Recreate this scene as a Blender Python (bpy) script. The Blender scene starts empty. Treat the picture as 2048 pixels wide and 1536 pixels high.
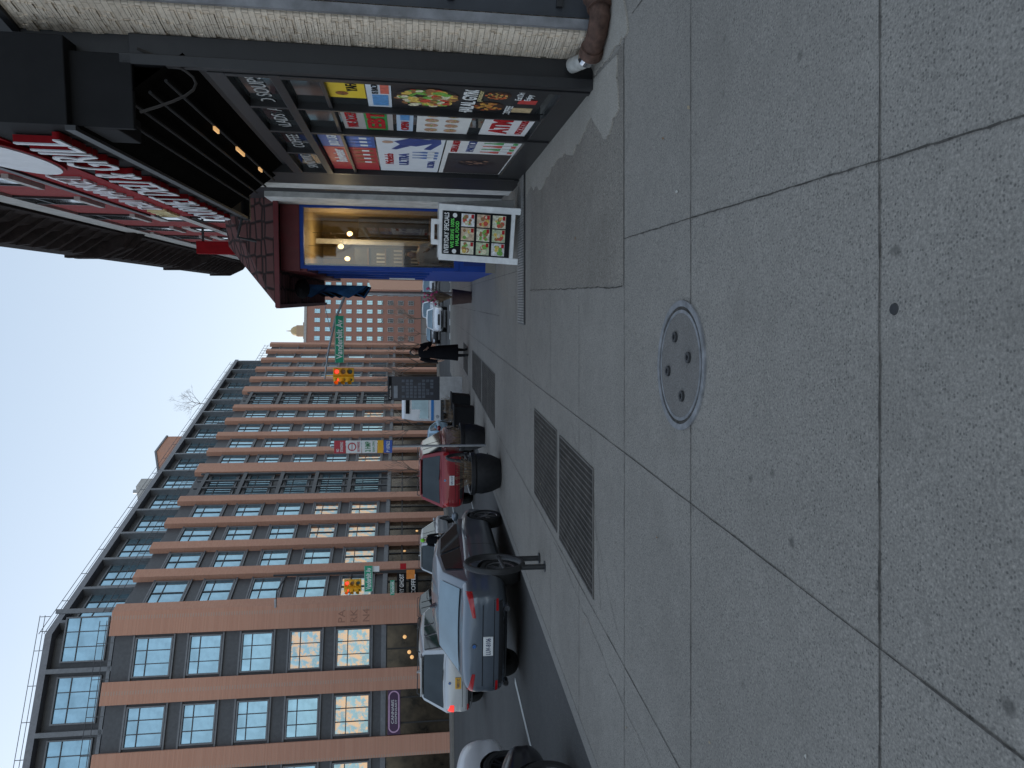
import bpy,bmesh,math,random
from mathutils import Vector,Matrix
from mathutils.bvhtree import BVHTree
random.seed(7)
rad=math.radians
PHI=rad(6.84); SP,CP=math.sin(PHI),math.cos(PHI)
G=.02875
def gz(Y): return -G*min(Y,110)
def st(r,s): return (CP*r+SP*s, CP*s-SP*r)
def gs(r,s): return gz(st(r,s)[1])
def rY(r,Y): return ((r+SP*Y)/CP, Y)
scene=bpy.context.scene
COL=scene.collection
ORG={}
# ---------------------------------------------------------------- materials
def nodes(name):
    m=bpy.data.materials.new(name); m.use_nodes=True
    nt=m.node_tree; b=nt.nodes['Principled BSDF']
    return m,nt,b
def N(nt,t,**k):
    n=nt.nodes.new(t)
    for a,v in k.items(): setattr(n,a,v)
    return n
def mathn(nt,op,a,b=None):
    n=N(nt,'ShaderNodeMath',operation=op)
    for i,x in enumerate((a,b)):
        if x is None: continue
        if isinstance(x,(int,float)): n.inputs[i].default_value=x
        else: nt.links.new(x,n.inputs[i])
    return n.outputs[0]
def mixc(nt,f,a,b,mode='MIX'):
    n=N(nt,'ShaderNodeMixRGB',blend_type=mode)
    for i,x in enumerate((f,a,b)):
        if isinstance(x,(int,float)): n.inputs[i].default_value=x
        elif isinstance(x,(tuple,list)): n.inputs[i].default_value=(*x[:3],1)
        else: nt.links.new(x,n.inputs[i])
    return n.outputs[0]
def noise(nt,vec,scale,detail=4,rough=.6):
    n=N(nt,'ShaderNodeTexNoise'); n.inputs['Scale'].default_value=scale; n.inputs['Detail'].default_value=detail; n.inputs['Roughness'].default_value=rough
    nt.links.new(vec,n.inputs['Vector']); return n.outputs['Fac']
def ramp(nt,f,p0,p1,c0=(0,0,0),c1=(1,1,1)):
    n=N(nt,'ShaderNodeValToRGB'); e=n.color_ramp.elements
    e[0].position=p0;e[1].position=p1;e[0].color=(*c0,1);e[1].color=(*c1,1)
    nt.links.new(f,n.inputs[0]); return n.outputs[0]
def bump(nt,b,h,st_=.3,dist=.01):
    n=N(nt,'ShaderNodeBump'); n.inputs['Strength'].default_value=st_; n.inputs['Distance'].default_value=dist
    nt.links.new(h,n.inputs['Height']); nt.links.new(n.outputs[0],b.inputs['Normal'])
MC={}
def M(name,col,rough=.6,metal=0,var=.15,scale=5,bmp=0,emit=0,coat=0,dirt=0,spec=None):
    if name in MC: return MC[name]
    m,nt,b=nodes(name)
    tc=N(nt,'ShaderNodeTexCoord').outputs['Object']
    n1=noise(nt,tc,scale,5)
    c0=tuple(max(0,c*(1-var)) for c in col); c1=tuple(min(1,c*(1+var)) for c in col)
    c=mixc(nt,ramp(nt,n1,.3,.7),c0,c1)
    if dirt:
        d=ramp(nt,noise(nt,tc,2.3,8,.7),.45,.75)
        c=mixc(nt,mathn(nt,'MULTIPLY',d,dirt),c,(.06,.055,.05))
    nt.links.new(c,b.inputs['Base Color'])
    b.inputs['Roughness'].default_value=rough; b.inputs['Metallic'].default_value=metal
    if spec is not None: b.inputs['Specular IOR Level'].default_value=spec
    if coat: b.inputs['Coat Weight'].default_value=coat; b.inputs['Coat Roughness'].default_value=.06
    if bmp: bump(nt,b,noise(nt,tc,scale*9,4),bmp,.01)
    if emit:
        nt.links.new(c,b.inputs['Emission Color']); b.inputs['Emission Strength'].default_value=emit
    MC[name]=m; return m
def brickmat(name,c1,c2,mort,bw=.22,bh=.075,ms=.009,bmp=.5,offn=.0,dist=.008,big=.25):
    m,nt,b=nodes(name)
    tc=N(nt,'ShaderNodeTexCoord').outputs['Object']
    sx=N(nt,'ShaderNodeSeparateXYZ'); nt.links.new(tc,sx.inputs[0])
    cx=N(nt,'ShaderNodeCombineXYZ'); nt.links.new(mathn(nt,'ADD',sx.outputs[0],sx.outputs[1]),cx.inputs[0]); nt.links.new(sx.outputs[2],cx.inputs[1])
    br=N(nt,'ShaderNodeTexBrick'); nt.links.new(cx.outputs[0],br.inputs['Vector'])
    br.inputs['Scale'].default_value=1; br.inputs['Brick Width'].default_value=bw; br.inputs['Row Height'].default_value=bh; br.inputs['Mortar Size'].default_value=ms
    br.inputs['Color1'].default_value=(*c1,1);br.inputs['Color2'].default_value=(*c2,1);br.inputs['Mortar'].default_value=(*mort,1)
    c=mixc(nt,mathn(nt,'MULTIPLY',noise(nt,tc,1.3,7,.7),big*2),br.outputs['Color'],tuple(x*.45 for x in c1))
    c=mixc(nt,mathn(nt,'MULTIPLY',noise(nt,tc,30,4,.7),.35),c,tuple(min(1,x*1.5) for x in c2))
    nt.links.new(c,b.inputs['Base Color']); b.inputs['Roughness'].default_value=.85
    h=mathn(nt,'ADD',mathn(nt,'MULTIPLY',br.outputs['Fac'],-1.0),mathn(nt,'MULTIPLY',noise(nt,tc,22,5),.6))
    bump(nt,b,h,bmp,dist)
    MC[name]=m; return m
def concrete(name,base,agg=1.,stain=1.,scale=1.):
    m,nt,b=nodes(name)
    tc=N(nt,'ShaderNodeTexCoord').outputs['Object']
    big=noise(nt,tc,.45*scale,7,.62); mid=noise(nt,tc,3.2*scale,10,.78); fin=noise(nt,tc,100*scale,3,.7)
    c=mixc(nt,ramp(nt,big,.3,.7),tuple(x*.76 for x in base),tuple(x*1.18 for x in base))
    c=mixc(nt,mathn(nt,'MULTIPLY',ramp(nt,mid,.38,.7),.42),c,tuple(x*.6 for x in base))
    c=mixc(nt,ramp(nt,fin,.35,.68),mixc(nt,.36,c,(.05,.048,.045)),mixc(nt,.14,c,tuple(min(1,x*2.2) for x in base)))
    v=N(nt,'ShaderNodeTexVoronoi'); v.inputs['Scale'].default_value=88*scale; nt.links.new(tc,v.inputs['Vector'])
    sep=N(nt,'ShaderNodeSeparateColor'); nt.links.new(v.outputs['Color'],sep.inputs[0])
    inside=ramp(nt,v.outputs['Distance'],.28,.46,(1,1,1),(0,0,0))
    bright=mathn(nt,'MULTIPLY',ramp(nt,sep.outputs[0],.72,.82),inside)
    dark=mathn(nt,'MULTIPLY',ramp(nt,sep.outputs[1],.64,.76),inside)
    c=mixc(nt,mathn(nt,'MULTIPLY',bright,.42*agg),c,(.42,.38,.33))
    c=mixc(nt,mathn(nt,'MULTIPLY',dark,.52*agg),c,(.04,.04,.04))
    v2=N(nt,'ShaderNodeTexVoronoi'); v2.inputs['Scale'].default_value=3.1; nt.links.new(tc,v2.inputs['Vector'])
    s2=N(nt,'ShaderNodeSeparateColor'); nt.links.new(v2.outputs['Color'],s2.inputs[0])
    dd=mathn(nt,'ADD',v2.outputs['Distance'],mathn(nt,'MULTIPLY',noise(nt,tc,30,2),.10))
    gum=mathn(nt,'MULTIPLY',ramp(nt,dd,.085,.14,(1,1,1),(0,0,0)),ramp(nt,s2.outputs[2],.5,.8))
    c=mixc(nt,mathn(nt,'MULTIPLY',gum,.55*stain),c,(.045,.044,.042))
    st2=ramp(nt,noise(nt,tc,.9,10,.72),.48,.70)
    c=mixc(nt,mathn(nt,'MULTIPLY',st2,.5*stain),c,tuple(x*.5 for x in base))
    nt.links.new(c,b.inputs['Base Color']); b.inputs['Roughness'].default_value=.95; b.inputs['Specular IOR Level'].default_value=.1
    h=mathn(nt,'ADD',mathn(nt,'MULTIPLY',v.outputs['Distance'],-.5),mathn(nt,'MULTIPLY',fin,1.))
    bump(nt,b,h,.6,.005)
    return m
def glassmat(name,tint,rough=.04,metal=.85,wob=.02,warm=None):
    m,nt,b=nodes(name)
    tc=N(nt,'ShaderNodeTexCoord').outputs['Object']
    n=noise(nt,tc,.9,3); c=mixc(nt,ramp(nt,n,.35,.65),tuple(x*.7 for x in tint),tint)
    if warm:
        c=mixc(nt,ramp(nt,noise(nt,tc,1.7,5,.7),.47,.56),c,warm)  # warm patches painted into the glass colour as reflections
    nt.links.new(c,b.inputs['Base Color']); b.inputs['Roughness'].default_value=rough; b.inputs['Metallic'].default_value=metal
    bump(nt,b,noise(nt,tc,1.1,2),wob*10,wob)
    MC[name]=m; return m
mBrick=brickmat('brick_orange_brown',(.52,.235,.15),(.60,.30,.20),(.46,.33,.26),big=.08)
mBrickR=brickmat('painted_red_brick',(.28,.028,.03),(.34,.045,.04),(.18,.025,.025),big=.15)
mBrickT=brickmat('red_brown_brick',(.38,.165,.115),(.44,.21,.15),(.36,.24,.2),big=.1)
mBrickD=brickmat('dark_brown_brick',(.16,.08,.055),(.2,.11,.08),(.16,.12,.1),big=.15)
mStone=brickmat('split_face_travertine',(.80,.69,.56),(.64,.54,.43),(.34,.27,.2),bw=.23,bh=.05,ms=.003,bmp=1,dist=.03,big=.08)
mStucco=M('pale_stucco',(.52,.50,.47),.85,var=.1,bmp=.3,dirt=.3)
mWalk=concrete('sidewalk_concrete',(.30,.275,.243))
mWalk2=concrete('exposed_aggregate_concrete',(.265,.238,.205),agg=1.4,scale=.75)
mWalk3=concrete('patched_concrete',(.38,.35,.305),agg=.4)
mRoad=concrete('asphalt',(.10,.098,.096),agg=.5,stain=.5)
mKerb=concrete('kerb_concrete',(.29,.27,.245),agg=.4)
mJoint=M('joint_dirt',(.08,.073,.065),.95,bmp=.3,scale=20,var=.5,spec=.1)
mLine=M('road_paint_white',(.5,.5,.48),.8,scale=8,dirt=.6)
mGround=M('ground_earth',(.12,.115,.11),.95)
mGreyMet=M('dark_grey_metal_panel',(.085,.087,.093),.5,.2)
mGreyL=M('grey_window_surround',(.18,.185,.195),.5,.2)
mFG=glassmat('facade_glass',(.38,.58,.68))
mFGw=glassmat('facade_glass_painted_reflection',(.38,.55,.62),warm=(.78,.50,.32))  # reflections of sunlit buildings imitated by warm noise in the base colour
mDarkGl=glassmat('shop_glass_dark',(.11,.125,.13),.05,.75,.015)
mBlack=M('black_painted_metal',(.018,.018,.02),.5,.1,dirt=.15)
mBlackM=M('black_matte',(.012,.012,.013),.8,spec=.2)
mRust=M('rusty_iron',(.10,.055,.04),.75,.3,var=.5,scale=12,bmp=.5)
mWhite=M('white_paint',(.82,.82,.80),.6,var=.05)
mWhiteDirty=M('dirty_white',(.62,.61,.58),.7,var=.12,dirt=.5)
mRed=M('red_paint',(.45,.012,.018),.6,var=.12,spec=.25)
mTyre=M('tyre_rubber',(.018,.018,.018),.85,bmp=.2,scale=20)
mRim=M('alloy_rim',(.32,.32,.33),.3,.9)
mRimD=M('dark_rim',(.05,.05,.055),.35,.7)
mCG=glassmat('car_glass',(.20,.27,.31),.05,.8,.003)
mCGd=glassmat('car_glass_dark',(.07,.08,.085),.05,.7,.003)
mPlas=M('black_plastic',(.025,.025,.027),.6)
mTail=M('tail_light_red',(.42,.012,.015),.2,coat=.6,var=.3)
mTailOn=M('brake_light_lit',(.9,.03,.02),.3,emit=1.2)
mHead=M('headlight_lens',(.6,.62,.65),.1,.5)
mChrome=M('chrome',(.6,.6,.62),.12,1)
mGalv=M('galvanised_steel',(.36,.37,.38),.5,.5,bmp=.2)
mSteelD=M('dark_steel',(.04,.04,.042),.55,.4,bmp=.2,scale=15)
mGreen=M('street_sign_green',(.0,.34,.18),.4)
mSigY=M('signal_yellow',(.9,.46,.02),.5)
mSigOff=M('signal_lens_off',(.35,.17,.02),.3)
mSigRed=M('signal_lens_red_lit',(1,.06,.03),.3,emit=1.4)
mBlue=M('blue_paint',(.012,.06,.34),.5,dirt=.12,spec=.3)
mMaroon=M('maroon_paint',(.15,.018,.022),.5,dirt=.25)
mSkin=M('skin',(.5,.31,.22),.6,var=.05)
mHair=M('dark_hair',(.02,.014,.01),.5)
mCoat=M('black_wool',(.010,.010,.012),.95,bmp=.4,scale=20,spec=.1)
mWarm=M('warm_lit_lamp',(1,.62,.25),.4,emit=5)
mOrange=M('orange_paint',(.8,.25,.03),.5)
mTwig=M('dry_stems',(.20,.14,.085),.9,var=.5)
mBark=M('bark',(.13,.105,.085),.95,var=.3,bmp=.5)
# ---------------------------------------------------------------- mesh builder
class MB:
    def __init__(s): s.v=[];s.f=[];s.m=[]
    def face(s,pts,mi=0):
        i=len(s.v); s.v+= [tuple(p) for p in pts]; s.f.append(list(range(i,i+len(pts)))); s.m.append(mi)
    def box(s,x0,x1,y0,y1,z0,z1,mi=0):
        i=len(s.v)
        s.v+=[(x,y,z) for z in (z0,z1) for y in (y0,y1) for x in (x0,x1)]
        for f in ((0,2,3,1),(4,5,7,6),(0,1,5,4),(2,6,7,3),(0,4,6,2),(1,3,7,5)):
            s.f.append([i+k for k in f]); s.m.append(mi)
    def prism(s,poly,z0,z1,mi=0,zf=None):
        n=len(poly); i=len(s.v)
        s.v+=[(p[0],p[1],(zf(p)+z0 if zf else z0)) for p in poly]+[(p[0],p[1],(zf(p)+z1 if zf else z1)) for p in poly]
        s.f.append([i+k for k in range(n)][::-1]); s.m.append(mi)
        s.f.append([i+n+k for k in range(n)]); s.m.append(mi)
        for k in range(n):
            s.f.append([i+k,i+(k+1)%n,i+n+(k+1)%n,i+n+k]); s.m.append(mi)
    def loft(s,rings,mi=0,caps=True,closed=True):
        n=len(rings[0]); i=len(s.v)
        for r in rings: s.v+=[tuple(p) for p in r]
        for a in range(len(rings)-1):
            for k in range(n if closed else n-1):
                k2=(k+1)%n
                s.f.append([i+a*n+k,i+a*n+k2,i+(a+1)*n+k2,i+(a+1)*n+k]); s.m.append(mi)
        if caps:
            s.f.append([i+k for k in range(n)][::-1]); s.m.append(mi)
            j=i+(len(rings)-1)*n
            s.f.append([j+k for k in range(n)]); s.m.append(mi)
    def tube(s,path,rads,n=8,mi=0):
        if not isinstance(rads,(list,tuple)): rads=[rads]*len(path)
        P=[Vector(p) for p in path]; rings=[]
        pa=None
        for k,p in enumerate(P):
            d=(P[min(k+1,len(P)-1)]-P[max(k-1,0)]).normalized()
            if pa is None:
                a=d.cross(Vector((0,0,1)))
                if a.length<.1: a=d.cross(Vector((1,0,0)))
            else: a=pa-d*pa.dot(d)
            a.normalize(); pa=a; b=d.cross(a)
            rings.append([p+(a*math.cos(2*math.pi*q/n)+b*math.sin(2*math.pi*q/n))*rads[k] for q in range(n)])
        s.loft(rings,mi)
    def disc(s,c,ax,ay,r,n=16,mi=0,ry=None):
        c=Vector(c);ax=Vector(ax);ay=Vector(ay); ry=ry or r
        s.face([c+ax*r*math.cos(2*math.pi*k/n)+ay*ry*math.sin(2*math.pi*k/n) for k in range(n)],mi)
    def ell(s,c,rx,ry,rz,n=10,m=7,mi=0):
        rings=[]
        for a in range(m):
            t=math.pi*(a+.15)/(m-.7)
            t=min(t,math.pi-.05)
            rings.append([(c[0]+rx*math.sin(t)*math.cos(2*math.pi*k/n),c[1]+ry*math.sin(t)*math.sin(2*math.pi*k/n),c[2]-rz*math.cos(t)) for k in range(n)])
        s.loft(rings,mi)
    def obj(s,name,parent,mats,loc=(0,0,0),rot=(0,0,0),smooth=False,bevel=0,sub=0,label=None,fix=True,struct=False):
        o0=ORG.get(parent.name,(0,0,0)) if parent else (0,0,0)
        me=bpy.data.meshes.new(name); me.from_pydata([(a-o0[0],b-o0[1],c-o0[2]) for a,b,c in s.v],[],s.f)
        if not isinstance(mats,(list,tuple)): mats=[mats]
        for m in mats: me.materials.append(m)
        me.polygons.foreach_set('material_index',s.m)
        bm=bmesh.new(); bm.from_mesh(me)
        if smooth or bevel or sub: bmesh.ops.remove_doubles(bm,verts=bm.verts,dist=1e-5)
        if fix: bmesh.ops.recalc_face_normals(bm,faces=bm.faces)
        bm.to_mesh(me); bm.free()
        ob=bpy.data.objects.new(name,me); COL.objects.link(ob)
        ob.location=loc; ob.rotation_euler=rot
        if parent: ob.parent=parent; ORG[ob.name]=o0
        if bevel:
            md=ob.modifiers.new('b','BEVEL'); md.width=bevel; md.segments=2; md.limit_method='ANGLE'
        if sub:
            md=ob.modifiers.new('s','SUBSURF'); md.levels=sub; md.render_levels=sub
        if smooth:
            me.shade_smooth()
            if not sub: me.set_sharp_from_angle(angle=rad(35))
        if label: ob['label']=label
        if struct: ob['kind']='structure'
        return ob
def root(name,label,cat,loc=(0,0,0),rot=(0,0,0),group=None,org=None):
    e=bpy.data.objects.new(name,None); COL.objects.link(e); e.empty_display_size=.2
    e.location=loc; e.rotation_euler=rot; e['label']=label; e['category']=cat
    if group: e['group']=group
    ORG[e.name]=org or (0,0,0)
    return e
def rootS(name,label,cat,r,s,z=None,group=None,yaw=0):
    x,y=st(r,s); z=gz(y) if z is None else z
    return root(name,label,cat,(x,y,z),(0,0,-PHI+yaw),group,(r,s,z))
WALLROT=(rad(90),0,rad(-90)); CAMROT=(rad(90),0,0)
def txt(t,parent,loc,rot,fit,mat,ext=.002,name='lettering',bold=0):
    cu=bpy.data.curves.new('t','FONT'); cu.body=t; cu.extrude=ext; cu.resolution_u=3; cu.offset=bold
    ob=bpy.data.objects.new('t',cu); COL.objects.link(ob); bpy.context.view_layer.update()
    me=bpy.data.meshes.new_from_object(ob.evaluated_get(bpy.context.evaluated_depsgraph_get()))
    bpy.data.objects.remove(ob)
    xs=[v.co.x for v in me.vertices]; ys=[v.co.y for v in me.vertices]
    if not xs: return
    cx,cy=(min(xs)+max(xs))/2,(min(ys)+max(ys))/2; w,h=max(xs)-min(xs),max(ys)-min(ys)
    sx=fit[0]/w; sy=fit[1]/h if fit[1] else sx
    for v in me.vertices: v.co.x=(v.co.x-cx)*sx; v.co.y=(v.co.y-cy)*sy
    me.materials.clear(); me.materials.append(mat)
    o=bpy.data.objects.new(name,me); COL.objects.link(o)
    o0=ORG.get(parent.name,(0,0,0)); o.parent=parent
    o.location=(loc[0]-o0[0],loc[1]-o0[1],loc[2]-o0[2]); o.rotation_euler=rot
    return o
# ---------------------------------------------------------------- world, sun, camera
w=bpy.data.worlds.new('World'); scene.world=w; w.use_nodes=True
nt=w.node_tree; bg=nt.nodes['Background']
sky=nt.nodes.new('ShaderNodeTexSky'); sky.sky_type='NISHITA'; sky.sun_disc=False
SE,SB=rad(16),rad(-50)
sky.sun_elevation=SE; sky.sun_rotation=SB; sky.air_density=1.0; sky.dust_density=.5; sky.ozone_density=1.5; sky.altitude=0
hs=nt.nodes.new('ShaderNodeHueSaturation'); hs.inputs['Saturation'].default_value=.5; hs.inputs['Value'].default_value=2.4
nt.links.new(sky.outputs[0],hs.inputs['Color'])
gtc=nt.nodes.new('ShaderNodeTexCoord'); gsx=nt.nodes.new('ShaderNodeSeparateXYZ'); nt.links.new(gtc.outputs['Generated'],gsx.inputs[0])
hz=ramp(nt,gsx.outputs[2],.0,.55,(.69,.775,.84),(.44,.58,.76))
hzs=mixc(nt,1.0,hz,(6.7,6.7,6.7),'MULTIPLY')
skc=mixc(nt,.76,hs.outputs[0],hzs)
nt.links.new(skc,bg.inputs[0]); bg.inputs[1].default_value=.15
sl=bpy.data.lights.new('sun','SUN'); sl.energy=2.; sl.angle=rad(.5); sl.color=(1,.9,.78)
so=bpy.data.objects.new('sun',sl); COL.objects.link(so)
d=Vector((math.sin(SB)*math.cos(SE),math.cos(SB)*math.cos(SE),math.sin(SE)))
so.rotation_euler=d.to_track_quat('Z','Y').to_euler(); so.location=(0,0,30)
TH=rad(7.4); ct,sn=math.cos(TH),math.sin(TH)
cd=bpy.data.cameras.new('camera'); cam=bpy.data.objects.new('camera',cd); COL.objects.link(cam)
cam.matrix_world=Matrix(((0,1,0,0),(-sn,0,-ct,0),(-ct,0,sn,1.5),(0,0,0,1)))
cd.lens=36*1400/2048; cd.sensor_width=36; cd.clip_start=.05; cd.clip_end=3000
cd.shift_x=(216-1400*math.tan(TH))/2048
scene.camera=cam
scene.view_settings.view_transform='Standard'; scene.view_settings.look='None'; scene.view_settings.exposure=0
# ---------------------------------------------------------------- ground
def sheet(name,polys,dz,mat,thick=0):
    mb=MB()
    for p in polys:
        if thick: mb.prism(p,dz-thick,dz,zf=lambda q:gz(q[1]))
        else: mb.face([(x,y,gz(y)+dz) for x,y in p])
    o=mb.obj(name,None,mat,struct=True,fix=bool(thick)); return o
def strip(x0,x1,ys): return [[(x0,a),(x1,a),(x1,b),(x0,b)] for a,b in zip(ys[:-1],ys[1:])]
sheet('ground',strip(-900,900,[-60,110,1500]),-.2,mGround)
sheet('road',strip(-70,120,[-30,110,400]),-.12,mRoad)
def RP(r0,r1,Y0,Y1): return [rY(r0,Y0),rY(r1,Y0),rY(r1,Y1),rY(r0,Y1)]
sheet('sidewalk',[RP(-4,14,-8,41)],0,mWalk,.12)
sheet('kerb',[RP(-4.16,-4.005,-8,41)],.002,mKerb,.13)
C=Vector((-14,45)); F=Vector((.355,.935)); Ld=Vector((-.934,-.358)); n1=Vector((.935,-.355)); n2=Vector((.358,-.934))
E=C+F*54; EL=C+Ld*32
sheet('sidewalk_across',[[tuple(C),tuple(C+(n1+n2)*4/1.666),tuple(E+n1*4),tuple(E)],[tuple(EL),tuple(EL+n2*4),tuple(C+(n1+n2)*4/1.666),tuple(C)]],0,mWalk,.12)
jm=MB()
def line(pts,w,dz=.004,mb=jm):
    for a,b in zip(pts[:-1],pts[1:]):
        a=Vector(a);b=Vector(b); n=(b-a); n=Vector((-n.y,n.x)).normalized()*w/2*(random.uniform(.5,1.15) if mb is jm else 1)
        mb.face([(p.x,p.y,gz(p.y)+dz) for p in (a-n,b-n,b+n,a+n)])
def wob(p,q,k,amp):
    p=Vector(p);q=Vector(q); n=(q-p); n=Vector((-n.y,n.x)).normalized()
    return [p+(q-p)*i/k+n*(random.uniform(-amp,amp)) for i in range(k+1)]
for r,y0,y1 in ((.48,-2,5.1),(2.08,-2,4.9),(-1.12,-2,40),(-2.72,-2,40),(.48,11.1,40),(-.3,14,40)):
    line(wob(rY(r,y0),rY(r,y1),160,.002),.0075)
Ys=[.6,2.13,3.78,5.1,6.65,8.2,9.8,11.4,13,14.6,16.2,17.8,19.4,21,23,25,27,29,31,33,35,37,39]
for k,Y in enumerate(Ys):
    if 5.2<Y<9.7: line(wob(rY(-4,Y),rY(.1,Y),60,.002),.0075)
    else: line(wob(rY(-4,Y),rY(3.2,Y),90,.002),.0075,.0045)
line(wob(rY(.12,5.15),rY(.16,9.8),50,.008),.011)
for a,b_,kk,am,wd in (((1.1,-1),(2.4,3.3),24,.03,.003),((1.35,-1),(2.6,2.9),24,.03,.003),((-2.6,5.2),(-1.2,7.0),20,.03,.004),((-3.1,4.2),(-2.75,8),20,.03,.005),((-1.1,9.4),(.1,11.6),24,.04,.006),((2.3,5.2),(3.4,3.4),24,.05,.008),((-.2,8.6),(1.9,8.9),24,.03,.006),((-1.1,6.2),(-2.6,5.8),20,.02,.005)):
    line(wob(rY(*a),rY(*b_),kk,am),wd,.005)
jm.obj('sidewalk_joint',None,mJoint,struct=True,fix=False)
sheet('sidewalk_aggregate_slab',[RP(.13,1.95,5.12,9.75)],.003,mWalk2)
def rough_poly(pts,n=6,amp=.05):
    rn=random.Random(4); out=[]
    for a,b_ in zip(pts,pts[1:]+pts[:1]):
        for k in range(n):
            t=k/n; out.append((a[0]+(b_[0]-a[0])*t+rn.uniform(-amp,amp),a[1]+(b_[1]-a[1])*t+rn.uniform(-amp,amp)))
    return out
patch_pts=[(1.93,5.3),(1.5,5.25),(1.3,5.6),(1.62,6.1),(1.5,6.9),(1.6,7.8),(1.45,8.8),(1.6,9.8),(1.55,10.2),(1.93,10.2)]
sheet('sidewalk_patch',[[rY(*p) for p in rough_poly(patch_pts,6,.035)],[rY(*p) for p in rough_poly([(2.6,5.2),(2.0,5.0),(1.98,5.2),(1.97,5.6),(1.98,6.0),(2.3,6.3),(3,5.6)],5,.03)]],.014,mWalk3,.03)
mk=MB()
line([rY(-6.75,7.5),rY(-6.75,12.4)],.11,-.114,mk); line([rY(-6.9,22),rY(-6.9,38)],.1,-.114,mk)
for k in range(8): line([rY(-7.0-.28-k*.9,37.5),rY(-7.0-.28-k*.9,40.5)],.4,-.114,mk)
for k in range(9): line([rY(-3.2+k*.9,42),rY(-3.2+k*.9,45.2)],.4,-.114,mk)
line([rY(-5.0,7.2),rY(-6.6,9.4)],.11,-.1135,mk)
mk.obj('road_marking',None,mLine,struct=True,fix=False)
# ---------------------------------------------------------------- manhole
mh=root('manhole_cover','round concrete-filled manhole cover with dull metal ring','manhole cover',(.11,3.94,gz(3.94)),(rad(-1.65),0,0))
def annulus(mb,r0,r1,z0,z1,n=64,wobble=0,mi=0):
    rg=[]
    for (r,z) in ((r0,z0),(r0,z1),(r1,z1),(r1,z0)):
        rg.append([(r*math.cos(2*math.pi*k/n),r*math.sin(2*math.pi*k/n),z) for k in range(n)])
    mb.loft(rg,mi,caps=False)
mIron=M('worn_iron',(.20,.20,.205),.7,.0,bmp=.4,scale=10,var=.4,spec=.3)
mb=MB(); annulus(mb,.345,.38,0,.012); mb.obj('outer_ring',mh,mIron)
mb=MB(); annulus(mb,.325,.346,0,.005); mb.obj('inner_ring',mh,mJoint)
mb=MB(); annulus(mb,.306,.325,0,.010); mb.obj('cover_rim',mh,mIron)
mb=MB(); mb.disc((0,0,.008),(1,0,0),(0,1,0),.307,48); mb.obj('cover_plate',mh,concrete('cover_concrete',(.21,.195,.18),agg=.4))
for (x,y) in ((-.03,.18),(.17,.06),(.04,-.15),(-.18,-.05)):
    mb=MB(); rg=[]
    for r,z in ((.032,.008),(.032,.022),(.017,.022),(.015,.009)):
        rg.append([(x+r*math.cos(k*math.pi/8),y+r*math.sin(k*math.pi/8),z) for k in range(16)])
    mb.loft(rg,caps=False); mb.face([(x+.016*math.cos(k*math.pi/8),y+.016*math.sin(k*math.pi/8),.0095) for k in range(16)]); mb.obj('lifting_lug',mh,mSteelD)
rt=root('valve_cap','small round iron cap set in sidewalk','cap',(.24,2.06,gz(2.06)),(rad(-1.65),0,0))
mb=MB(); mb.tube([(0,0,0),(0,0,.006)],[.02,.017],16); mb.obj('cap',rt,mSteelD)
# ---------------------------------------------------------------- grates
def grate(r0,r1,Y0,Y1):
    Ym=(Y0+Y1)/2; x,y=rY((r0+r1)/2,Ym)
    rt=root('ventilation_grate','rectangular steel ventilation grate set in the sidewalk','grate',(x,y,gz(y)),group='steel grates in the sidewalk')
    def P(r,Y,z): a,b=rY(r,Y); return (a-x,b-y,gz(b)-gz(y)+z)
    mb=MB(); mb.face([P(r0,Y0,.004),P(r1,Y0,.004),P(r1,Y1,.004),P(r0,Y1,.004)]); mb.obj('pit_shade_sheet',rt,mBlackM,fix=False)  # flat black sheet stands in for the shade below the bars
    def bar(mb,ra,rb,Ya,Yb,z0,z1):
        i=len(mb.v); mb.v+=[P(ra,Ya,z0),P(rb,Ya,z0),P(rb,Yb,z0),P(ra,Yb,z0),P(ra,Ya,z1),P(rb,Ya,z1),P(rb,Yb,z1),P(ra,Yb,z1)]
        for f in ((0,3,2,1),(4,5,6,7),(0,1,5,4),(1,2,6,5),(2,3,7,6),(3,0,4,7)): mb.f.append([i+k for k in f]); mb.m.append(0)
    mb=MB(); t=.018
    bar(mb,r0,r1,Y0,Y0+t,0,.012);bar(mb,r0,r1,Y1-t,Y1,0,.012);bar(mb,r0,r0+t,Y0+t,Y1-t,0,.011);bar(mb,r1-t,r1,Y0+t,Y1-t,0,.011)
    mb.obj('frame',rt,M('weathered_steel',(.11,.10,.09),.8,.1,var=.3))
    mb=MB(); n=int((Y1-Y0)/.045)
    for k in range(1,n): bar(mb,r0+t,r1-t,Y0+k*.045-.005,Y0+k*.045+.005,.006,.010)
    n=int((r1-r0)/.06)
    for k in range(1,n): bar(mb,r0+k*.06-.007,r0+k*.06+.007,Y0+t,Y1-t,.006,.0095)
    mb.obj('bars',rt,M('grate_steel',(.08,.07,.06),.75,.1,var=.4))
for g in ((-2.62,-1.47,6.05,7.62),(-2.6,-1.45,7.78,9.4),(-2.7,-1.55,14.8,16.4),(-2.7,-1.55,16.55,18.1),(-2.7,-1.55,18.4,20),(-2.7,-1.55,20.15,21.8),(-2.6,-1.6,24.2,26.8)): grate(*g)
cp=root('trench_grate','long narrow steel trench plate across the sidewalk','grate',(*rY(1.2,10.75),gz(10.75)))
x0,y0=rY(1.2,10.75)
def P2(r,Y,z): a,b=rY(r,Y); return (a-x0,b-y0,gz(b)-gz(y0)+z)
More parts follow.
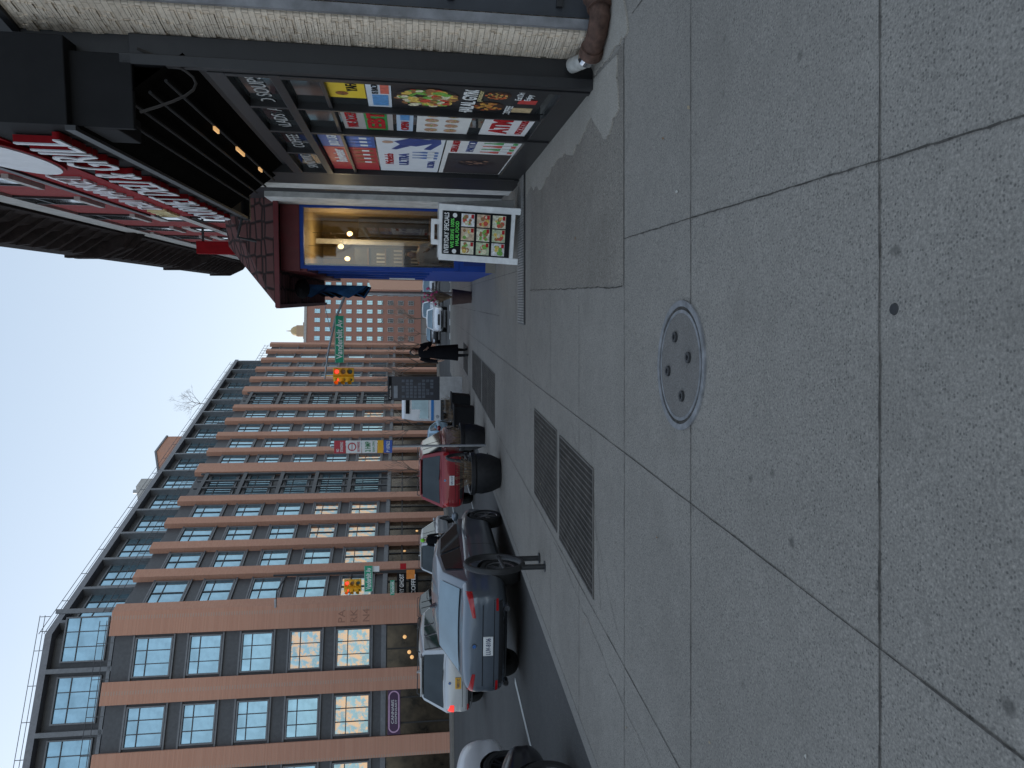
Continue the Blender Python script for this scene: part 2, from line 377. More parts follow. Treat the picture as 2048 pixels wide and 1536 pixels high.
def pr(mb,ra,rb,Ya,Yb,z0,z1,mi=0):
    i=len(mb.v); mb.v+=[P2(ra,Ya,z0),P2(rb,Ya,z0),P2(rb,Yb,z0),P2(ra,Yb,z0),P2(ra,Ya,z1),P2(rb,Ya,z1),P2(rb,Yb,z1),P2(ra,Yb,z1)]
    for f in ((0,3,2,1),(4,5,6,7),(0,1,5,4),(1,2,6,5),(2,3,7,6),(3,0,4,7)): mb.f.append([i+k for k in f]); mb.m.append(mi)
mb=MB(); pr(mb,-.35,1.95,10.3,11.0,.0,.016); mb.obj('plate',cp,mSteelD)
mb=MB()
for k in range(57): pr(mb,-.33+k*.04,-.305+k*.04,10.33,10.97,.016,.03)
mb.obj('ribs',cp,M('dull_steel_rib',(.26,.25,.235),.7,.2,var=.3))
for k in range(26):
    r=random.uniform(-3.8,1.8);Y=random.choice((random.uniform(2.2,6),random.uniform(4,12))); x,y=rY(r,Y)
    rt=root('fallen_leaf','small dry brown leaf on the pavement','leaf',(x,y,gz(y)+.006),(0,0,random.uniform(0,6)),'dry leaves on the pavement')
    q=random.uniform(.008,.02); mb=MB(); mb.loft([[(-q,0,0),(-q*.3,q*.5,.004)],[(0,-q*.5,.002),(q*.3,q*.55,.006)],[(q,0,.001),(q*1.2,q*.2,.004)]],0,caps=False,closed=False); mb.obj('blade',rt,M('dry_leaf_%d'%(k%3),[(.2,.11,.05),(.3,.24,.16),(.4,.38,.34)][k%3],.8),fix=False)
# ---------------------------------------------------------------- deli store (facade faces -r)
SB0=6.385
B=rootS('deli_shop','single-storey deli shopfront with black awning sign and poster-covered windows','shop',1.92,SB0)
g0=gs(1.92,11.2)-.3
mb=MB(); mb.prism([(1.98,6.45),(5.5,6.45),(5.5,14.95),(1.98,14.95)],g0,5.3); mb.obj('wall',B,mBlack)
mb=MB(); mb.prism([(1.86,11.1),(1.98,11.1),(1.98,12.1),(1.86,12.1)],g0,4.0); mb.obj('pilaster',B,mBlack)
mb=MB(); mb.prism([(1.88,12.25),(1.98,12.25),(1.98,12.75),(1.88,12.75)],g0,4.1); mb.prism([(1.88,13.9),(1.98,13.9),(1.98,14.93),(1.88,14.93)],g0,4.1); mb.obj('white_pilaster',B,mWhiteDirty)
mb=MB(); mb.box(1.9,2.14,6.385,6.47,g0,3.75); mb.box(1.87,1.96,6.3,6.385,g0,3.8); mb.obj('corner_post',B,mBlack,bevel=.008)
fr=MB()
def wallbox(mb,s0,s1,z0,z1,r0=1.86,r1=1.98,mi=0): mb.box(r0,r1,s0,s1,z0,z1,mi)
wallbox(fr,6.39,11.1,2.55,2.64); wallbox(fr,6.39,11.1,3.0,3.14)
for s in (6.4,8.42,11.02): wallbox(fr,s,s+.08,-.2,2.55)
for s in (6.4,7.4,8.42,9.6,11.02): wallbox(fr,s,s+.06,2.64,3.0)
wallbox(fr,7.42,7.46,.1,2.55)
wallbox(fr,6.48,11.02,g0,.06,1.88)
wallbox(fr,6.39,11.1,2.2,2.24,1.88)
fr.obj('window_frame',B,M('black_window_frame',(.02,.02,.022),.4,.2),bevel=.004)
for a,b in ((6.48,7.42),(7.46,8.42),(8.5,11.02)):
    mb=MB(); mb.box(1.93,1.95,a,b,.06,2.55); mb.obj('shop_window',B,mDarkGl)
mb=MB(); mb.box(1.925,1.945,6.48,11.02,2.64,3.0); mb.obj('transom_window',B,mDarkGl)
mTL=M('transom_letter_white',(.42,.42,.41),.6)
txt('SALADS  AND SOUPS',B,(1.915,7.6,2.82),WALLROT,(2.0,.14),mTL)
txt('SANDWICHES  COFFEE',B,(1.915,9.85,2.82),WALLROT,(2.1,.14),mTL)
mb=MB(); mb.face([(1.34,6.3,4.12),(1.98,6.3,3.3),(1.98,11.4,3.3),(1.34,11.4,4.12)]); mb.obj('soffit',B,M('black_soffit',(.006,.0055,.005),1,spec=0))  # even near-black colour without specular
mb=MB()
for k in range(4): mb.tube([(1.48+k*.1,6.4,3.86-k*.13),(1.48+k*.1,11.35,3.86-k*.13)],.015,6)
mb.obj('shutter_rail',B,M('dark_rail',(.02,.02,.021),.7,.2),smooth=True)  # plain dark metal colour
mDimW=M('dim_warm_lamp',(.9,.5,.2),.4,emit=.7)
for s,e in ((7.9,.18),(8.9,.4),(10.2,.2)):
    mb=MB(); mb.box(1.73,1.77,s,s+e,3.46,3.48); mb.obj('soffit_lamp',B,mDimW)
mb=MB(); mb.prism([(1.36,6.3),(1.95,6.3),(1.95,6.36),(1.36,6.36)],3.7,4.2); mb.prism([(1.36,6.36),(1.95,6.36),(1.95,6.9),(1.36,6.9)],3.85,4.2); mb.obj('shutter_box',B,mBlackM,bevel=.01)
mb=MB()
mb.tube([(1.5+.05*k,6.33,3.66-.45*math.sin(k/10*math.pi)) for k in range(11)],.012,6); mb.obj('chain',B,M('dark_chain',(.03,.025,.022),.8,.2))
SG=rootS('awning_sign','black box sign with white raised letters over the deli','sign',1.35,6.3,4.15)
mb=MB(); mb.box(1.35,2.04,6.22,12.6,4.18,5.75); mb.obj('sign_box',SG,mBlackM,bevel=.01)
mb=MB(); mb.box(1.31,1.35,6.22,12.6,4.12,4.2); mb.box(1.31,1.35,6.22,12.6,5.7,5.78); mb.obj('trim',SG,mBlack)
mDRed=M('deep_red_sign',(.26,.008,.012),.7,var=.15,spec=.12)
mb=MB(); mb.box(1.335,1.349,6.24,12.58,4.98,5.69); mb.obj('red_panel',SG,mDRed)
mWL=M('white_sign_letter',(.68,.68,.70),.5,var=.08)
txt('GOURMET DELI & GRILL',SG,(1.31,9.45,4.57),WALLROT,(6.0,.46),mDRed,ext=.03)
txt('GOURMET DELI & GRILL',SG,(1.272,9.45,4.57),WALLROT,(6.0,.46),mWL,ext=.006)
txt('DELI  MARKET',SG,(1.32,10.1,5.33),WALLROT,(2.9,.32),mWL,ext=.015)
mb=MB(); 
for ex,mi,k in ((.03,0,1),(.045,1,.92)):
    c=[(1.33-ex,7.5+.95*k*math.cos(a*math.pi/16),5.3+.36*k*math.sin(a*math.pi/16)) for a in range(32)]; c2=[(1.335,y,z) for _,y,z in c]; mb.loft([c2,c],mi)
mb.obj('oval_logo',SG,[mDRed,mWL])
mYL=M('yellow_sign_letter',(.7,.6,.3),.5)
txt('GRILL',SG,(1.32,12.1,5.33),WALLROT,(.8,.32),mYL,ext=.02)
mb=MB(); mb.tube([(1.35,12.5,4.2),(1.0,12.55,4.3),(.95,12.6,4.0)],.025,8); mb.box(1.3,1.9,12.6,12.68,4.1,4.3); mb.obj('bracket',SG,mSteelD)
def poster(label,s0,s1,z0,z1,col,lay=0,fn=None,name='poster'):
    r=1.925-.006*lay
    P=rootS(name,label,'poster',r,(s0+s1)/2,z0,group='posters on the deli window')
    m=M('paper_%d_%d_%d'%tuple(int(c*100) for c in col),col,.4,var=.05)
    mb=MB(); mb.box(r-.003,r,s0,s1,z0,z1); mb.obj('sheet',P,m)
    if fn: fn(P,r-.005)
    return P
def rects(P,r,lst):
    for (s0,s1,z0,z1,col) in lst:
        mb=MB(); mb.box(r-.002,r+.001,s0,s1,z0,z1); mb.obj('printed_panel',P,M('ink_%d_%d_%d'%tuple(int(c*100) for c in col),col,.4,var=.25,scale=25))
def bottle(P,r,s,z,h,col,capc=(.6,.6,.6)):
    mb=MB(); w_=h*.14; mb.face([(r,s-w_,z),(r,s-w_,z+h*.55),(r,s-w_*.35,z+h*.75),(r,s-w_*.35,z+h),(r,s+w_*.35,z+h),(r,s+w_*.35,z+h*.75),(r,s+w_,z+h*.55),(r,s+w_,z)]); mb.face([(r-.001,s-w_,z+h*.15),(r-.001,s-w_,z+h*.42),(r-.001,s+w_,z+h*.42),(r-.001,s+w_,z+h*.15)],1)
    mb.obj('bottle_picture',P,[M('ink_%d_%d_%d'%tuple(int(c*100) for c in col),col,.4,var=.25,scale=25),mWhite],fix=False)
def blobs(P,r,cs,cz,R,cols,n,name='food_picture',seed=1):
    rn=random.Random(seed); mb=MB()
    ms=[M('food_%d_%d_%d'%tuple(int(c*100) for c in col),col,.5,var=.4,scale=40) for col in cols]
    mb.disc((r,cs,cz),(0,1,0),(0,0,1),R,24,0)
    for k in range(n):
        a=rn.uniform(0,6.28); q=R*.85*math.sqrt(rn.random())
        mb.disc((r-.0006-.00005*k,cs+q*math.cos(a),cz+q*math.sin(a)),(0,math.cos(a*3),math.sin(a*3)),(0,-math.sin(a*3),math.cos(a*3)),rn.uniform(.10,.22)*R,7,rn.randrange(1,len(ms)),ry=rn.uniform(.06,.16)*R)
    mb.obj(name,P,ms,fix=False)
blk=(.015,.015,.017)
FC=[(.03,.02,.02),(.75,.5,.1),(.6,.07,.03),(.18,.42,.06),(.75,.66,.45),(.35,.15,.05)]
navy=M('navy_ink',(.03,.06,.25),.4)
def f1(P,r):
    blobs(P,r-.002,7.02,1.28,.32,FC,120,seed=3)
    txt('HALAL GYRO',P,(r-.01,7.02,.88),WALLROT,(.88,.14),mWhite,bold=.02)
    txt('platter',P,(r-.004,6.85,.78),WALLROT,(.34,.07),mYL)
    blobs(P,r-.002,7.2,.67,.16,[(.05,.02,.01),(.6,.25,.05),(.65,.35,.06),(.45,.1,.03)],40,seed=4)
    blobs(P,r-.002,6.82,.62,.13,[(.05,.02,.01),(.6,.12,.03),(.65,.4,.1)],30,seed=8)
    txt('COFFEE',P,(r-.008,7.28,.46),WALLROT,(.32,.07),mWhite)
    txt('Eat Drink\nEnjoy',P,(r-.004,6.75,.36),WALLROT,(.34,.17),mWhite)
    rects(P,r-.001,[(7.2,7.36,.22,.42,(.6,.45,.25)),(6.92,7.05,.22,.40,(.6,.05,.04))])
poster('tall black food poster with rice platter and coffee cup',6.5,7.5,.16,1.61,blk,0,f1)
def f2(P,r):
    txt('YAFA',P,(r-.001,6.78,1.98),WALLROT,(.3,.1),mBlackM,bold=.02); blobs(P,r-.001,7.0,2.08,.06,[(.3,.1,.02),(.1,.05,.02)],10)
poster('yellow cafe poster with black lettering',6.55,7.15,1.86,2.2,(.85,.6,.03),0,f2)
def f3(P,r):
    rects(P,r,[(6.6,6.95,1.64,1.72,(.7,.15,.1)),(7.0,7.35,1.65,1.8,(.1,.3,.6))]); txt('IS BACK',P,(r-.004,6.8,1.77),WALLROT,(.3,.06),mBlackM)
poster('blue and white snack poster',6.55,7.42,1.62,1.85,(.7,.76,.82),0,f3)
def f4(P,r):
    rects(P,r,[(7.52,8.38,1.68,1.92,(.02,.3,.06))])
    txt('WE ACCEPT',P,(r-.004,7.95,2.06),WALLROT,(.7,.12),mRed,bold=.02); txt('EBT',P,(r-.006,7.95,1.8),WALLROT,(.7,.19),mRed,bold=.04)
poster('white poster with red and green payment lettering',7.5,8.4,1.62,2.16,(.45,.42,.40),0,f4)
def f4b(P,r):
    rects(P,r,[(7.56,7.9,1.44,1.54,(.1,.3,.6))]); txt('OPEN',P,(r-.004,8.15,1.49),WALLROT,(.36,.09),mRed,bold=.02)
poster('small blue and white notices',7.52,8.4,1.40,1.58,(.5,.62,.75),0,f4b)
def f5(P,r):
    k=0
    for i in range(4):
        for j in range(2):
            blobs(P,r-.001,7.65+.21*i,1.2-.22*j,.075,[(.5,.3,.2)]+FC[1:],12,seed=k);k+=1
poster('white menu poster with eight small plates of food',7.5,8.42,.78,1.36,(.78,.77,.74),0,f5)
def f6(P,r): txt('ATM',P,(r-.002,8.0,.44),WALLROT,(.6,.22),mRed,bold=.04); txt('OPEN 24 HOURS',P,(r-.002,8.0,.2),WALLROT,(.6,.08),mRed)
poster('white cash machine poster with red letters',7.55,8.4,.10,.64,(.84,.82,.81),0,f6)
def f7(P,r): 
    txt('BUD LIGHT',P,(r-.002,8.95,2.36),WALLROT,(.7,.12),mWhite,bold=.02)
    for i in range(4): bottle(P,r-.001,8.68+.19*i,1.9,.34,(.08,.2,.6))
poster('blue beer poster with bottles',8.55,9.4,1.86,2.52,(.03,.10,.36),0,f7)
def f8(P,r):
    txt('Budweiser',P,(r-.002,9.95,2.36),WALLROT,(.85,.16),mWhite,bold=.02)
    for i in range(4): bottle(P,r-.001,9.58+.25*i,1.9,.34,(.3,.1,.03))
poster('red beer poster with white script and bottles',9.42,10.95,1.86,2.52,(.5,.02,.03),0,f8)
def f9(P,r):
    txt('Michelob',P,(r-.002,10.05,1.7),WALLROT,(.7,.12),mRed); txt('ULTRA',P,(r-.002,10.05,1.5),WALLROT,(.8,.14),navy,bold=.03)
    mb=MB()
    for pl_ in ([(8.75,1.42),(8.95,1.62),(9.1,1.55),(9.2,1.35),(9.0,1.15),(8.8,1.2)],[(8.8,1.2),(9.0,1.15),(9.35,1.25),(9.38,1.16),(9.0,1.04),(8.7,1.06)],[(9.1,1.55),(9.4,1.66),(9.42,1.6),(9.18,1.42)]): mb.face([(r-.001,a,b_) for a,b_ in pl_])
    mb.disc((r-.002,9.0,1.70),(0,1,0),(0,0,1),.07,14,1); mb.obj('athlete_picture',P,[navy,mSkin],fix=False)
    for i in range(3): bottle(P,r-.002,9.55+.18*i,1.05,.34,(.1,.2,.5))
    txt('ULTRA',P,(r-.002,10.35,1.12),WALLROT,(.5,.1),navy,bold=.03)
poster('white and blue light beer poster with a jumping athlete',8.55,10.95,1.0,1.84,(.80,.82,.85),0,f9)
def f10(P,r):
    rects(P,r,[(9.5,10.92,.08,.92,(.04,.03,.03))]); blobs(P,r-.002,10.1,.5,.25,[(.06,.04,.04),(.25,.13,.08),(.1,.05,.04)],18,'portrait_picture',seed=5)
    txt('STELLA ARTOIS',P,(r-.003,9.0,.86),WALLROT,(.8,.09),mRed,bold=.02); txt('PARTICIPE',P,(r-.003,9.0,.66),WALLROT,(.7,.1),navy)
    for i in range(5): bottle(P,r-.001,8.68+.17*i,.1,.42,((.1,.4,.12) if i%2 else (.7,.1,.08)))
poster('white and black imported beer poster with red lettering',8.55,10.95,.06,.98,(.82,.80,.77),0,f10)
# ---------------------------------------------------------------- stone pier & neighbour
SPx=rootS('stone_pier','pale split-face travertine pier beside the deli','wall',2.25,6.2)
A0=(2.13,6.5);A1=(2.25,6.07)
mb=MB(); mb.prism([A0,A1,(2.6,6.09),(2.6,6.5)],gs(2.2,6)-.05,4.6)
rn=random.Random(9); ux,uy=A1[0]-A0[0],A1[1]-A0[1]; ln_=math.hypot(ux,uy); nx0,ny0=uy/ln_,-ux/ln_
for k in range(420):
    t=rn.uniform(0.0,.72); z=round(rn.uniform(-.1,4.5)/.05)*.05; ln=rn.uniform(.15,.27); a=(A0[0]+ux*t,A0[1]+uy*t); b_=(A0[0]+ux*(t+ln),A0[1]+uy*(t+ln)); o=rn.uniform(.004,.016); nx,ny=nx0*o,ny0*o
    mb.prism([(a[0]+nx,a[1]+ny),(b_[0]+nx,b_[1]+ny),b_,a],z+.002,z+.047)
mb.obj('stone_facing',SPx,mStone)
mb=MB(); mb.prism([(2.1,6.52),(2.22,6.02),(2.6,6.02),(2.6,6.52)],4.6,4.66); mb.obj('coping',SPx,mSteelD)
NB=rootS('dark_panelled_building','low building with dark rusty metal panels','building',3.5,5.8)
mb=MB(); mb.prism([(2.36,6.04),(6.5,5.62),(6.5,6.4),(2.62,6.4)],gs(3,6)-.05,4.35); mb.obj('wall',NB,M('dark_slate_panel',(.04,.045,.055),.5,.2,dirt=.3))
mb=MB(); mb.prism([(2.27,6.02),(2.34,6.01),(2.34,6.05),(2.27,6.06)],gs(3,6),4.35); mb.obj('trim',NB,M('grey_weathered_trim',(.22,.22,.23),.7,var=.3,dirt=.6))
mb=MB()
for z in (0.2,1.1,2.0,2.9,3.8): mb.prism([(2.42,5.99),(6.5,5.57),(6.5,5.62),(2.42,6.03)],z,z+.05)
mb.obj('panel_rail',NB,mBlack)
PI=rootS('drain_pipe','rusty iron and dirty white drain pipe at the wall base','pipe',2.25,5.7)
z0=gs(2.2,5.9)
mb=MB(); mb.tube([(2.06,6.30,z0+.2),(2.06,6.16,z0+.13),(2.09,6.02,z0+.1)],.065,16); mb.obj('plastic_pipe',PI,M('grimy_plastic',(.45,.44,.41),.7,var=.3,dirt=.7),smooth=True)
mb=MB(); mb.tube([(2.07,6.05,z0+.1),(2.11,5.98,z0+.1)],.10,16); mb.tube([(2.11,5.98,z0+.1),(2.18,5.85,z0+.1),(2.28,5.78,z0+.1),(2.40,5.80,z0+.11),(2.48,5.90,z0+.14)],.084,16); mb.tube([(2.34,5.78,z0+.105),(2.42,5.81,z0+.115)],.10,16); mb.obj('iron_elbow',PI,mRust,smooth=True)
mb=MB(); mb.tube([(2.055,6.12,z0+.12),(2.07,6.07,z0+.11)],.075,16); mb.obj('clamp',PI,mChrome,smooth=True)
# ---------------------------------------------------------------- row of tall buildings on the right
def rowhouse(s0,s1,top,wallm,label,start_z=3.6,floors=(6.0,8.3),r=2.0,corn=.75):
    b=rootS('row_building',label,'building',r,(s0+s1)/2,group='row of old brick buildings')
    gb=gs(r,s1)-.3
    mb=MB(); mb.prism([(r+.02,s0),(r+9,s0),(r+9,s1),(r+.02,s1)],(5.31 if s0<14 else gb),top-1.7); mb.obj('wall',b,[wallm])
    if s0<14:
        mb=MB(); mb.prism([(r+.03,s0-.02),(r+9,s0-.02),(r+9,s0-.005),(r+.03,s0-.005)],5.31,top-1.7); mb.obj('side_wall',b,mStucco)
    mb=MB(); mb.prism([(r-.04,s0+.01),(r+.02,s0+.01),(r+.02,s1-.01),(r-.04,s1-.01)],top-2.35,top-1.75); mb.prism([(r-.06,s0+.01),(r+.02,s0+.01),(r+.02,s1-.01),(r-.06,s1-.01)],6.9,7.15);mb.obj('white_band',b,mStucco)
    mb=MB(); prof=[(r+.3,top-1.7),(r-.1,top-1.7),(r-.15,top-1.45),(r-.3,top-1.2),(r-.35,top-.9),(r-corn,top-.45),(r-corn-.05,top-.15),(r-corn-.05,top),(r+.3,top)]
    mb.loft([[(a,s0+.05,z) for a,z in prof],[(a,s1-.05,z) for a,z in prof]])
    n=int((s1-s0)/.75)
    for k in range(n+1):
        s=s0+.12+k*(s1-s0-.4)/n; wd=.28 if k in (0,n) else .16
        prof2=[(r,top-1.75),(r-.35,top-1.3),(r-corn+.02,top-.75),(r-corn-.02,top-.46),(r,top-.46)]
        if k in (0,n): prof2=[(r,top-2.0),(r-.5,top-1.6),(r-corn-.1,top-.9),(r-corn-.12,top+.12),(r,top+.12)]
        mb.loft([[(a,s,z) for a,z in prof2],[(a,s+wd,z) for a,z in prof2]])
    mb.obj('cornice',b,M('dark_brown_cornice',(.030,.021,.019),.85,bmp=.4,var=.4,dirt=.3,spec=.15))
    nw=3
    for fz in floors:
        for k in range(nw):
            c=s0+(k+.5)*(s1-s0)/nw
            mb=MB(); mb.box(r-.03,r+.02,c-.62,c+.62,fz+1.72,fz+1.95); mb.box(r-.06,r+.02,c-.62,c+.62,fz-.12,fz); 
            wn=mb.obj('window',b,mStucco)
            mb=MB(); mb.box(r-.012,r+.02,c-.5,c+.5,fz,fz+1.72); mb.obj('glass',wn,mDarkGl)
            mb=MB(); 
            for q in (-.5,.44): mb.box(r-.03,r-.012,c+q,c+q+.06,fz,fz+1.72)
            mb.box(r-.028,r-.012,c-.44,c+.44,fz+.82,fz+.88); mb.obj('frame',wn,mBlack)
    return b
rowhouse(8.0,15,11.9,mBrickR,'red painted brick building with pale bands and dark bracketed cornice')
b2=rowhouse(15.02,24,11.9,mBrickR,'red brick building with dark cornice above the blue shop')
b3=rowhouse(24.02,33,11.8,mBrickR,'red brick row building with dark bracketed cornice')
b4=rowhouse(33.02,41,12.0,mBrickD,'brown brick row building with dark bracketed cornice at the corner')
RS=rootS('projecting_sign','red projecting blade sign on the brick wall','sign',1.4,22,5.7)
mb=MB(); mb.box(1.25,1.62,22,22.25,6.0,7.6); mb.obj('sign_panel',RS,mDRed,bevel=.02)
mb=MB(); mb.box(1.62,2.0,22.1,22.15,6.1,6.16); mb.box(1.62,2.0,22.1,22.15,7.4,7.46); mb.obj('bracket',RS,mSteelD)
WL=rootS('wall_lamp','curved gooseneck lamp on the building front','lamp',1.2,26,5.5)
mb=MB(); mb.tube([(2.0,26,6.0)]+[(1.6-.7*math.sin(a/8*math.pi/2)-.0,26,6.0+.5*math.sin(a/8*math.pi)) for a in range(9)],.03,8); mb.tube([(.9,26,6.02),(.9,26,5.85)],[.05,.16],12); mb.obj('arm',WL,mGalv,smooth=True)
# ---------------------------------------------------------------- blue shop enclosure
BS=rootS('blue_shop','blue and maroon shopfront enclosure with scalloped shingle roof','shop',1.3,15.0)
gb=gs(.6,23)-.3
mb=MB(); mb.box(.6,2.0,15.0,15.1,gb,.35); mb.box(.6,.7,15.1,23,gb,.9); mb.obj('lower_wall',BS,mBlue)
mb=MB()
for a,b_ in ((.72,1.2),(1.28,1.75)): mb.box(a,b_,14.985,15.0,-.2,.25)
mb.obj('panel_moulding',BS,M('dark_blue_paint',(.008,.035,.22),.5))
mb=MB(); mb.box(.58,2.0,14.97,15.0,gb,-.22); mb.obj('plinth',BS,mWalk3)
mb=MB(); mb.box(.6,.67,14.98,15.1,.35,3.62); mb.box(1.84,1.89,14.98,15.1,.35,3.62); mb.box(.67,1.84,14.98,15.1,.35,.45); mb.box(.67,1.84,14.98,15.1,3.54,3.62); mb.obj('window_frame',BS,mBlue,bevel=.006)
mb=MB(); mb.box(1.89,2.0,14.99,15.1,.35,3.62); mb.box(.55,2.0,14.95,15.1,3.62,4.0); mb.box(.55,.7,15.1,23,3.5,4.0); mb.obj('fascia',BS,mMaroon,bevel=.006)
def clearglass():
    m,nt,b=nodes('clear_shop_glass'); nt.nodes.remove(b)
    tr=N(nt,'ShaderNodeBsdfTransparent'); tr.inputs[0].default_value=(.8,.83,.84,1); gl=N(nt,'ShaderNodeBsdfGlossy'); gl.inputs['Roughness'].default_value=.03
    mx=N(nt,'ShaderNodeMixShader'); mx.inputs[0].default_value=.10
    nt.links.new(tr.outputs[0],mx.inputs[1]);nt.links.new(gl.outputs[0],mx.inputs[2]); nt.links.new(mx.outputs[0],nt.nodes['Material Output'].inputs[0])
    return m
mb=MB(); mb.box(.67,1.84,15.04,15.05,.45,3.54); mb.obj('shop_window',BS,clearglass())
mb=MB(); mb.face([(.72,19,gb),(1.99,19,gb),(1.99,19,3.9),(.72,19,3.9)]); mb.face([(1.99,15.1,gb),(1.99,19,gb),(1.99,19,3.9),(1.99,15.1,3.9)]); mb.face([(.71,15.1,gb),(.71,19,gb),(.71,19,3.9),(.71,15.1,3.9)]); mb.face([(.7,15.1,3.6),(2,15.1,3.6),(2,19,3.6),(.7,19,3.6)]); mb.face([(.7,15.1,-.2),(2,15.1,-.2),(2,19,-.2),(.7,19,-.2)])
mb.obj('interior_wall',BS,M('warm_plaster',(.33,.24,.11),.7,var=.3,scale=1))
mb=MB(); mb.box(1.3,1.42,17.5,17.62,-.2,3.6); mb.box(.75,1.25,17.8,17.9,.9,2.7,1); mb.box(.75,1.9,16.6,17.2,-.2,.9,2); mb.box(1.5,1.95,17.7,17.8,.9,2.6,1)
for q in range(4): mb.box(.76,1.24,17.7,17.8,1.1+q*.42,1.13+q*.42,2)
for q in range(14): mb.box(.8+(q%5)*.09,.84+(q%5)*.09,17.72,17.78,1.13+(q//5)*.42,1.33+(q//5)*.42,0)
mb.obj('interior_fitting',BS,[mWhiteDirty,M('shelf_dark',(.05,.04,.03),.5,var=.5,scale=6),M('counter_wood',(.2,.11,.05),.4)])
for (r,s,z) in ((1.15,16.2,2.9),(1.5,16.9,2.75),(.95,17.4,2.85)):
    mb=MB(); mb.ell((r,s,z),.055,.055,.065); o=mb.obj('pendant_lamp',BS,mWarm,smooth=True)
    mb=MB(); mb.tube([(r,s,z+.07),(r,s,3.6)],.006,5); mb.obj('cord',o,mBlack)
pl=bpy.data.lights.new('shop_light','POINT'); pl.energy=38; pl.color=(1,.74,.42); pl.shadow_soft_size=.08
po=bpy.data.objects.new('shop_light',pl); COL.objects.link(po); x,y=st(1.3,16.8); po.location=(x,y,2.9)
for k in range(4):
    a=15.4+k*1.85
    mb=MB(); mb.box(.62,.66,a,a+1.6,.9,3.5); mb.obj('side_window',BS,mDarkGl)
    mb=MB(); mb.box(.58,.68,a-.24,a,.9,3.5); mb.obj('side_post',BS,mBlue)
def shingle():
    m,nt,b=nodes('scalloped_shingle')
    tc=N(nt,'ShaderNodeTexCoord').outputs['Object']
    mp=N(nt,'ShaderNodeMapping'); mp.inputs['Scale'].default_value=(3.0,3.0,4.6); nt.links.new(tc,mp.inputs[0])
    v=N(nt,'ShaderNodeTexVoronoi'); v.feature='DISTANCE_TO_EDGE'; v.inputs['Scale'].default_value=1.; v.inputs['Randomness'].default_value=.25; nt.links.new(mp.outputs[0],v.inputs['Vector'])
    e=ramp(nt,v.outputs['Distance'],.04,.12)
    c=mixc(nt,e,(.012,.008,.008),(.15,.06,.055)); c=mixc(nt,mathn(nt,'MULTIPLY',noise(nt,tc,6,5),.6),c,(.08,.055,.05))
    nt.links.new(c,b.inputs['Base Color']); b.inputs['Roughness'].default_value=.9; b.inputs['Specular IOR Level'].default_value=.15; bump(nt,b,e,.6,.02); return m
mb=MB(); e0=(-.17,14.55,4.02);e1=(2.0,14.55,4.02);e2=(-.17,23.2,4.02); p1=(2.0,15.9,5.35); p2=(1.1,16.4,5.35); t1=(1.1,23.2,5.35)
mb.face([e0,e1,p1,p2]); mb.face([e0,p2,t1,e2]); mb.face([p2,p1,(2.0,23.2,5.35),t1]); mb.face([e0,e2,(2.0,23.2,4.02),e1]); mb.obj('roof',BS,shingle())
mb=MB(); mb.box(-.2,2.0,14.5,14.6,3.96,4.05); mb.box(-.22,-.14,14.6,23.2,3.96,4.05); mb.obj('eave_board',BS,mMaroon)
BN=rootS('blue_banner','blue and black banner hanging from the shop eave','banner',.2,17.5,2.6)
mb=MB()
for k in range(6):
    a=17+k*.5; mb.loft([[(.1-.1*math.sin(k+q*2),a+.06*q,3.95-.28*q),(.32,a+.4+.05*q,3.9-.3*q)] for q in range(6)],k%2,caps=False,closed=False)
mb.obj('cloth',BN,[M('blue_cloth',(.06,.2,.4),.9,var=.3),mCoat],fix=False)
mb=MB(); mb.ell((.2,16.2,3.75),.22,.3,.16,12,8); mb.obj('folded_umbrella',BN,mCoat,smooth=True)
NT=rootS('notice_board','white printed menu sheets on the shop side','notice',.55,20,1.5)
mb=MB(); mb.box(.56,.575,19.6,20.3,1.2,1.9); mb.obj('sheet',NT,mWhite)
FP=rootS('flower_pot','dark plant pot with pink flowers and twigs beside the shop','plant pot',.1,22.5)
z=gs(.1,22.5); mb=MB(); mb.tube([(.1,22.5,z),(.1,22.5,z+.5),(.1,22.5,z+.62)],[.18,.24,.26],16); mb.obj('pot',FP,M('dark_clay',(.07,.04,.035),.8),smooth=True)
mb=MB()
for k in range(60):
    a=random.uniform(0,6.28);q=random.uniform(.05,.35); h=random.uniform(.5,.95)
    mb.tube([(.1,22.5,z+.6),(.1+q*math.cos(a)*.5,22.5+q*math.sin(a)*.5,z+.6+h*.6),(.1+q*math.cos(a),22.5+q*math.sin(a),z+.6+h)],.008,4,0)
    if k%3==0: mb.ell((.1+q*math.cos(a),22.5+q*math.sin(a),z+.6+h),.045,.045,.04,6,4,1)
mb.obj('flowers',FP,[mTwig,M('pink_petals',(.6,.08,.2),.7)],fix=False)
# ---------------------------------------------------------------- A-frame sandwich board
AF=rootS('sandwich_board','white framed sandwich board with black food specials panels','sign',1.0,11.0,yaw=rad(-17))
zb=gs(.62,11)+.03
def board(mb,r0,r1,sb,s_t,z0,z1,mi=0): 
    mb.loft([[(r0,sb,z0),(r1,sb,z0),(r1,sb+.03,z0),(r0,sb+.03,z0)],[(r0,s_t,z1),(r1,s_t,z1),(r1,s_t+.03,z1),(r0,s_t+.03,z1)]],mi)
zt=zb+1.36; sB,sT=10.95,11.2
def SY(z): return sB+(sT-sB)*(z-zb)/(zt-zb)
mWP=M('white_plastic',(.86,.86,.84),.5,dirt=.12)
mb=MB(); 
board(mb,.56,.66,sB,SY(zt-.12),zb,zt-.12);board(mb,1.34,1.44,sB,SY(zt-.12),zb,zt-.12);board(mb,.66,1.34,SY(zt-.17),SY(zt-.12),zt-.17,zt-.12);board(mb,.66,1.34,SY(zb+.08),SY(zb+.14),zb+.08,zb+.14)
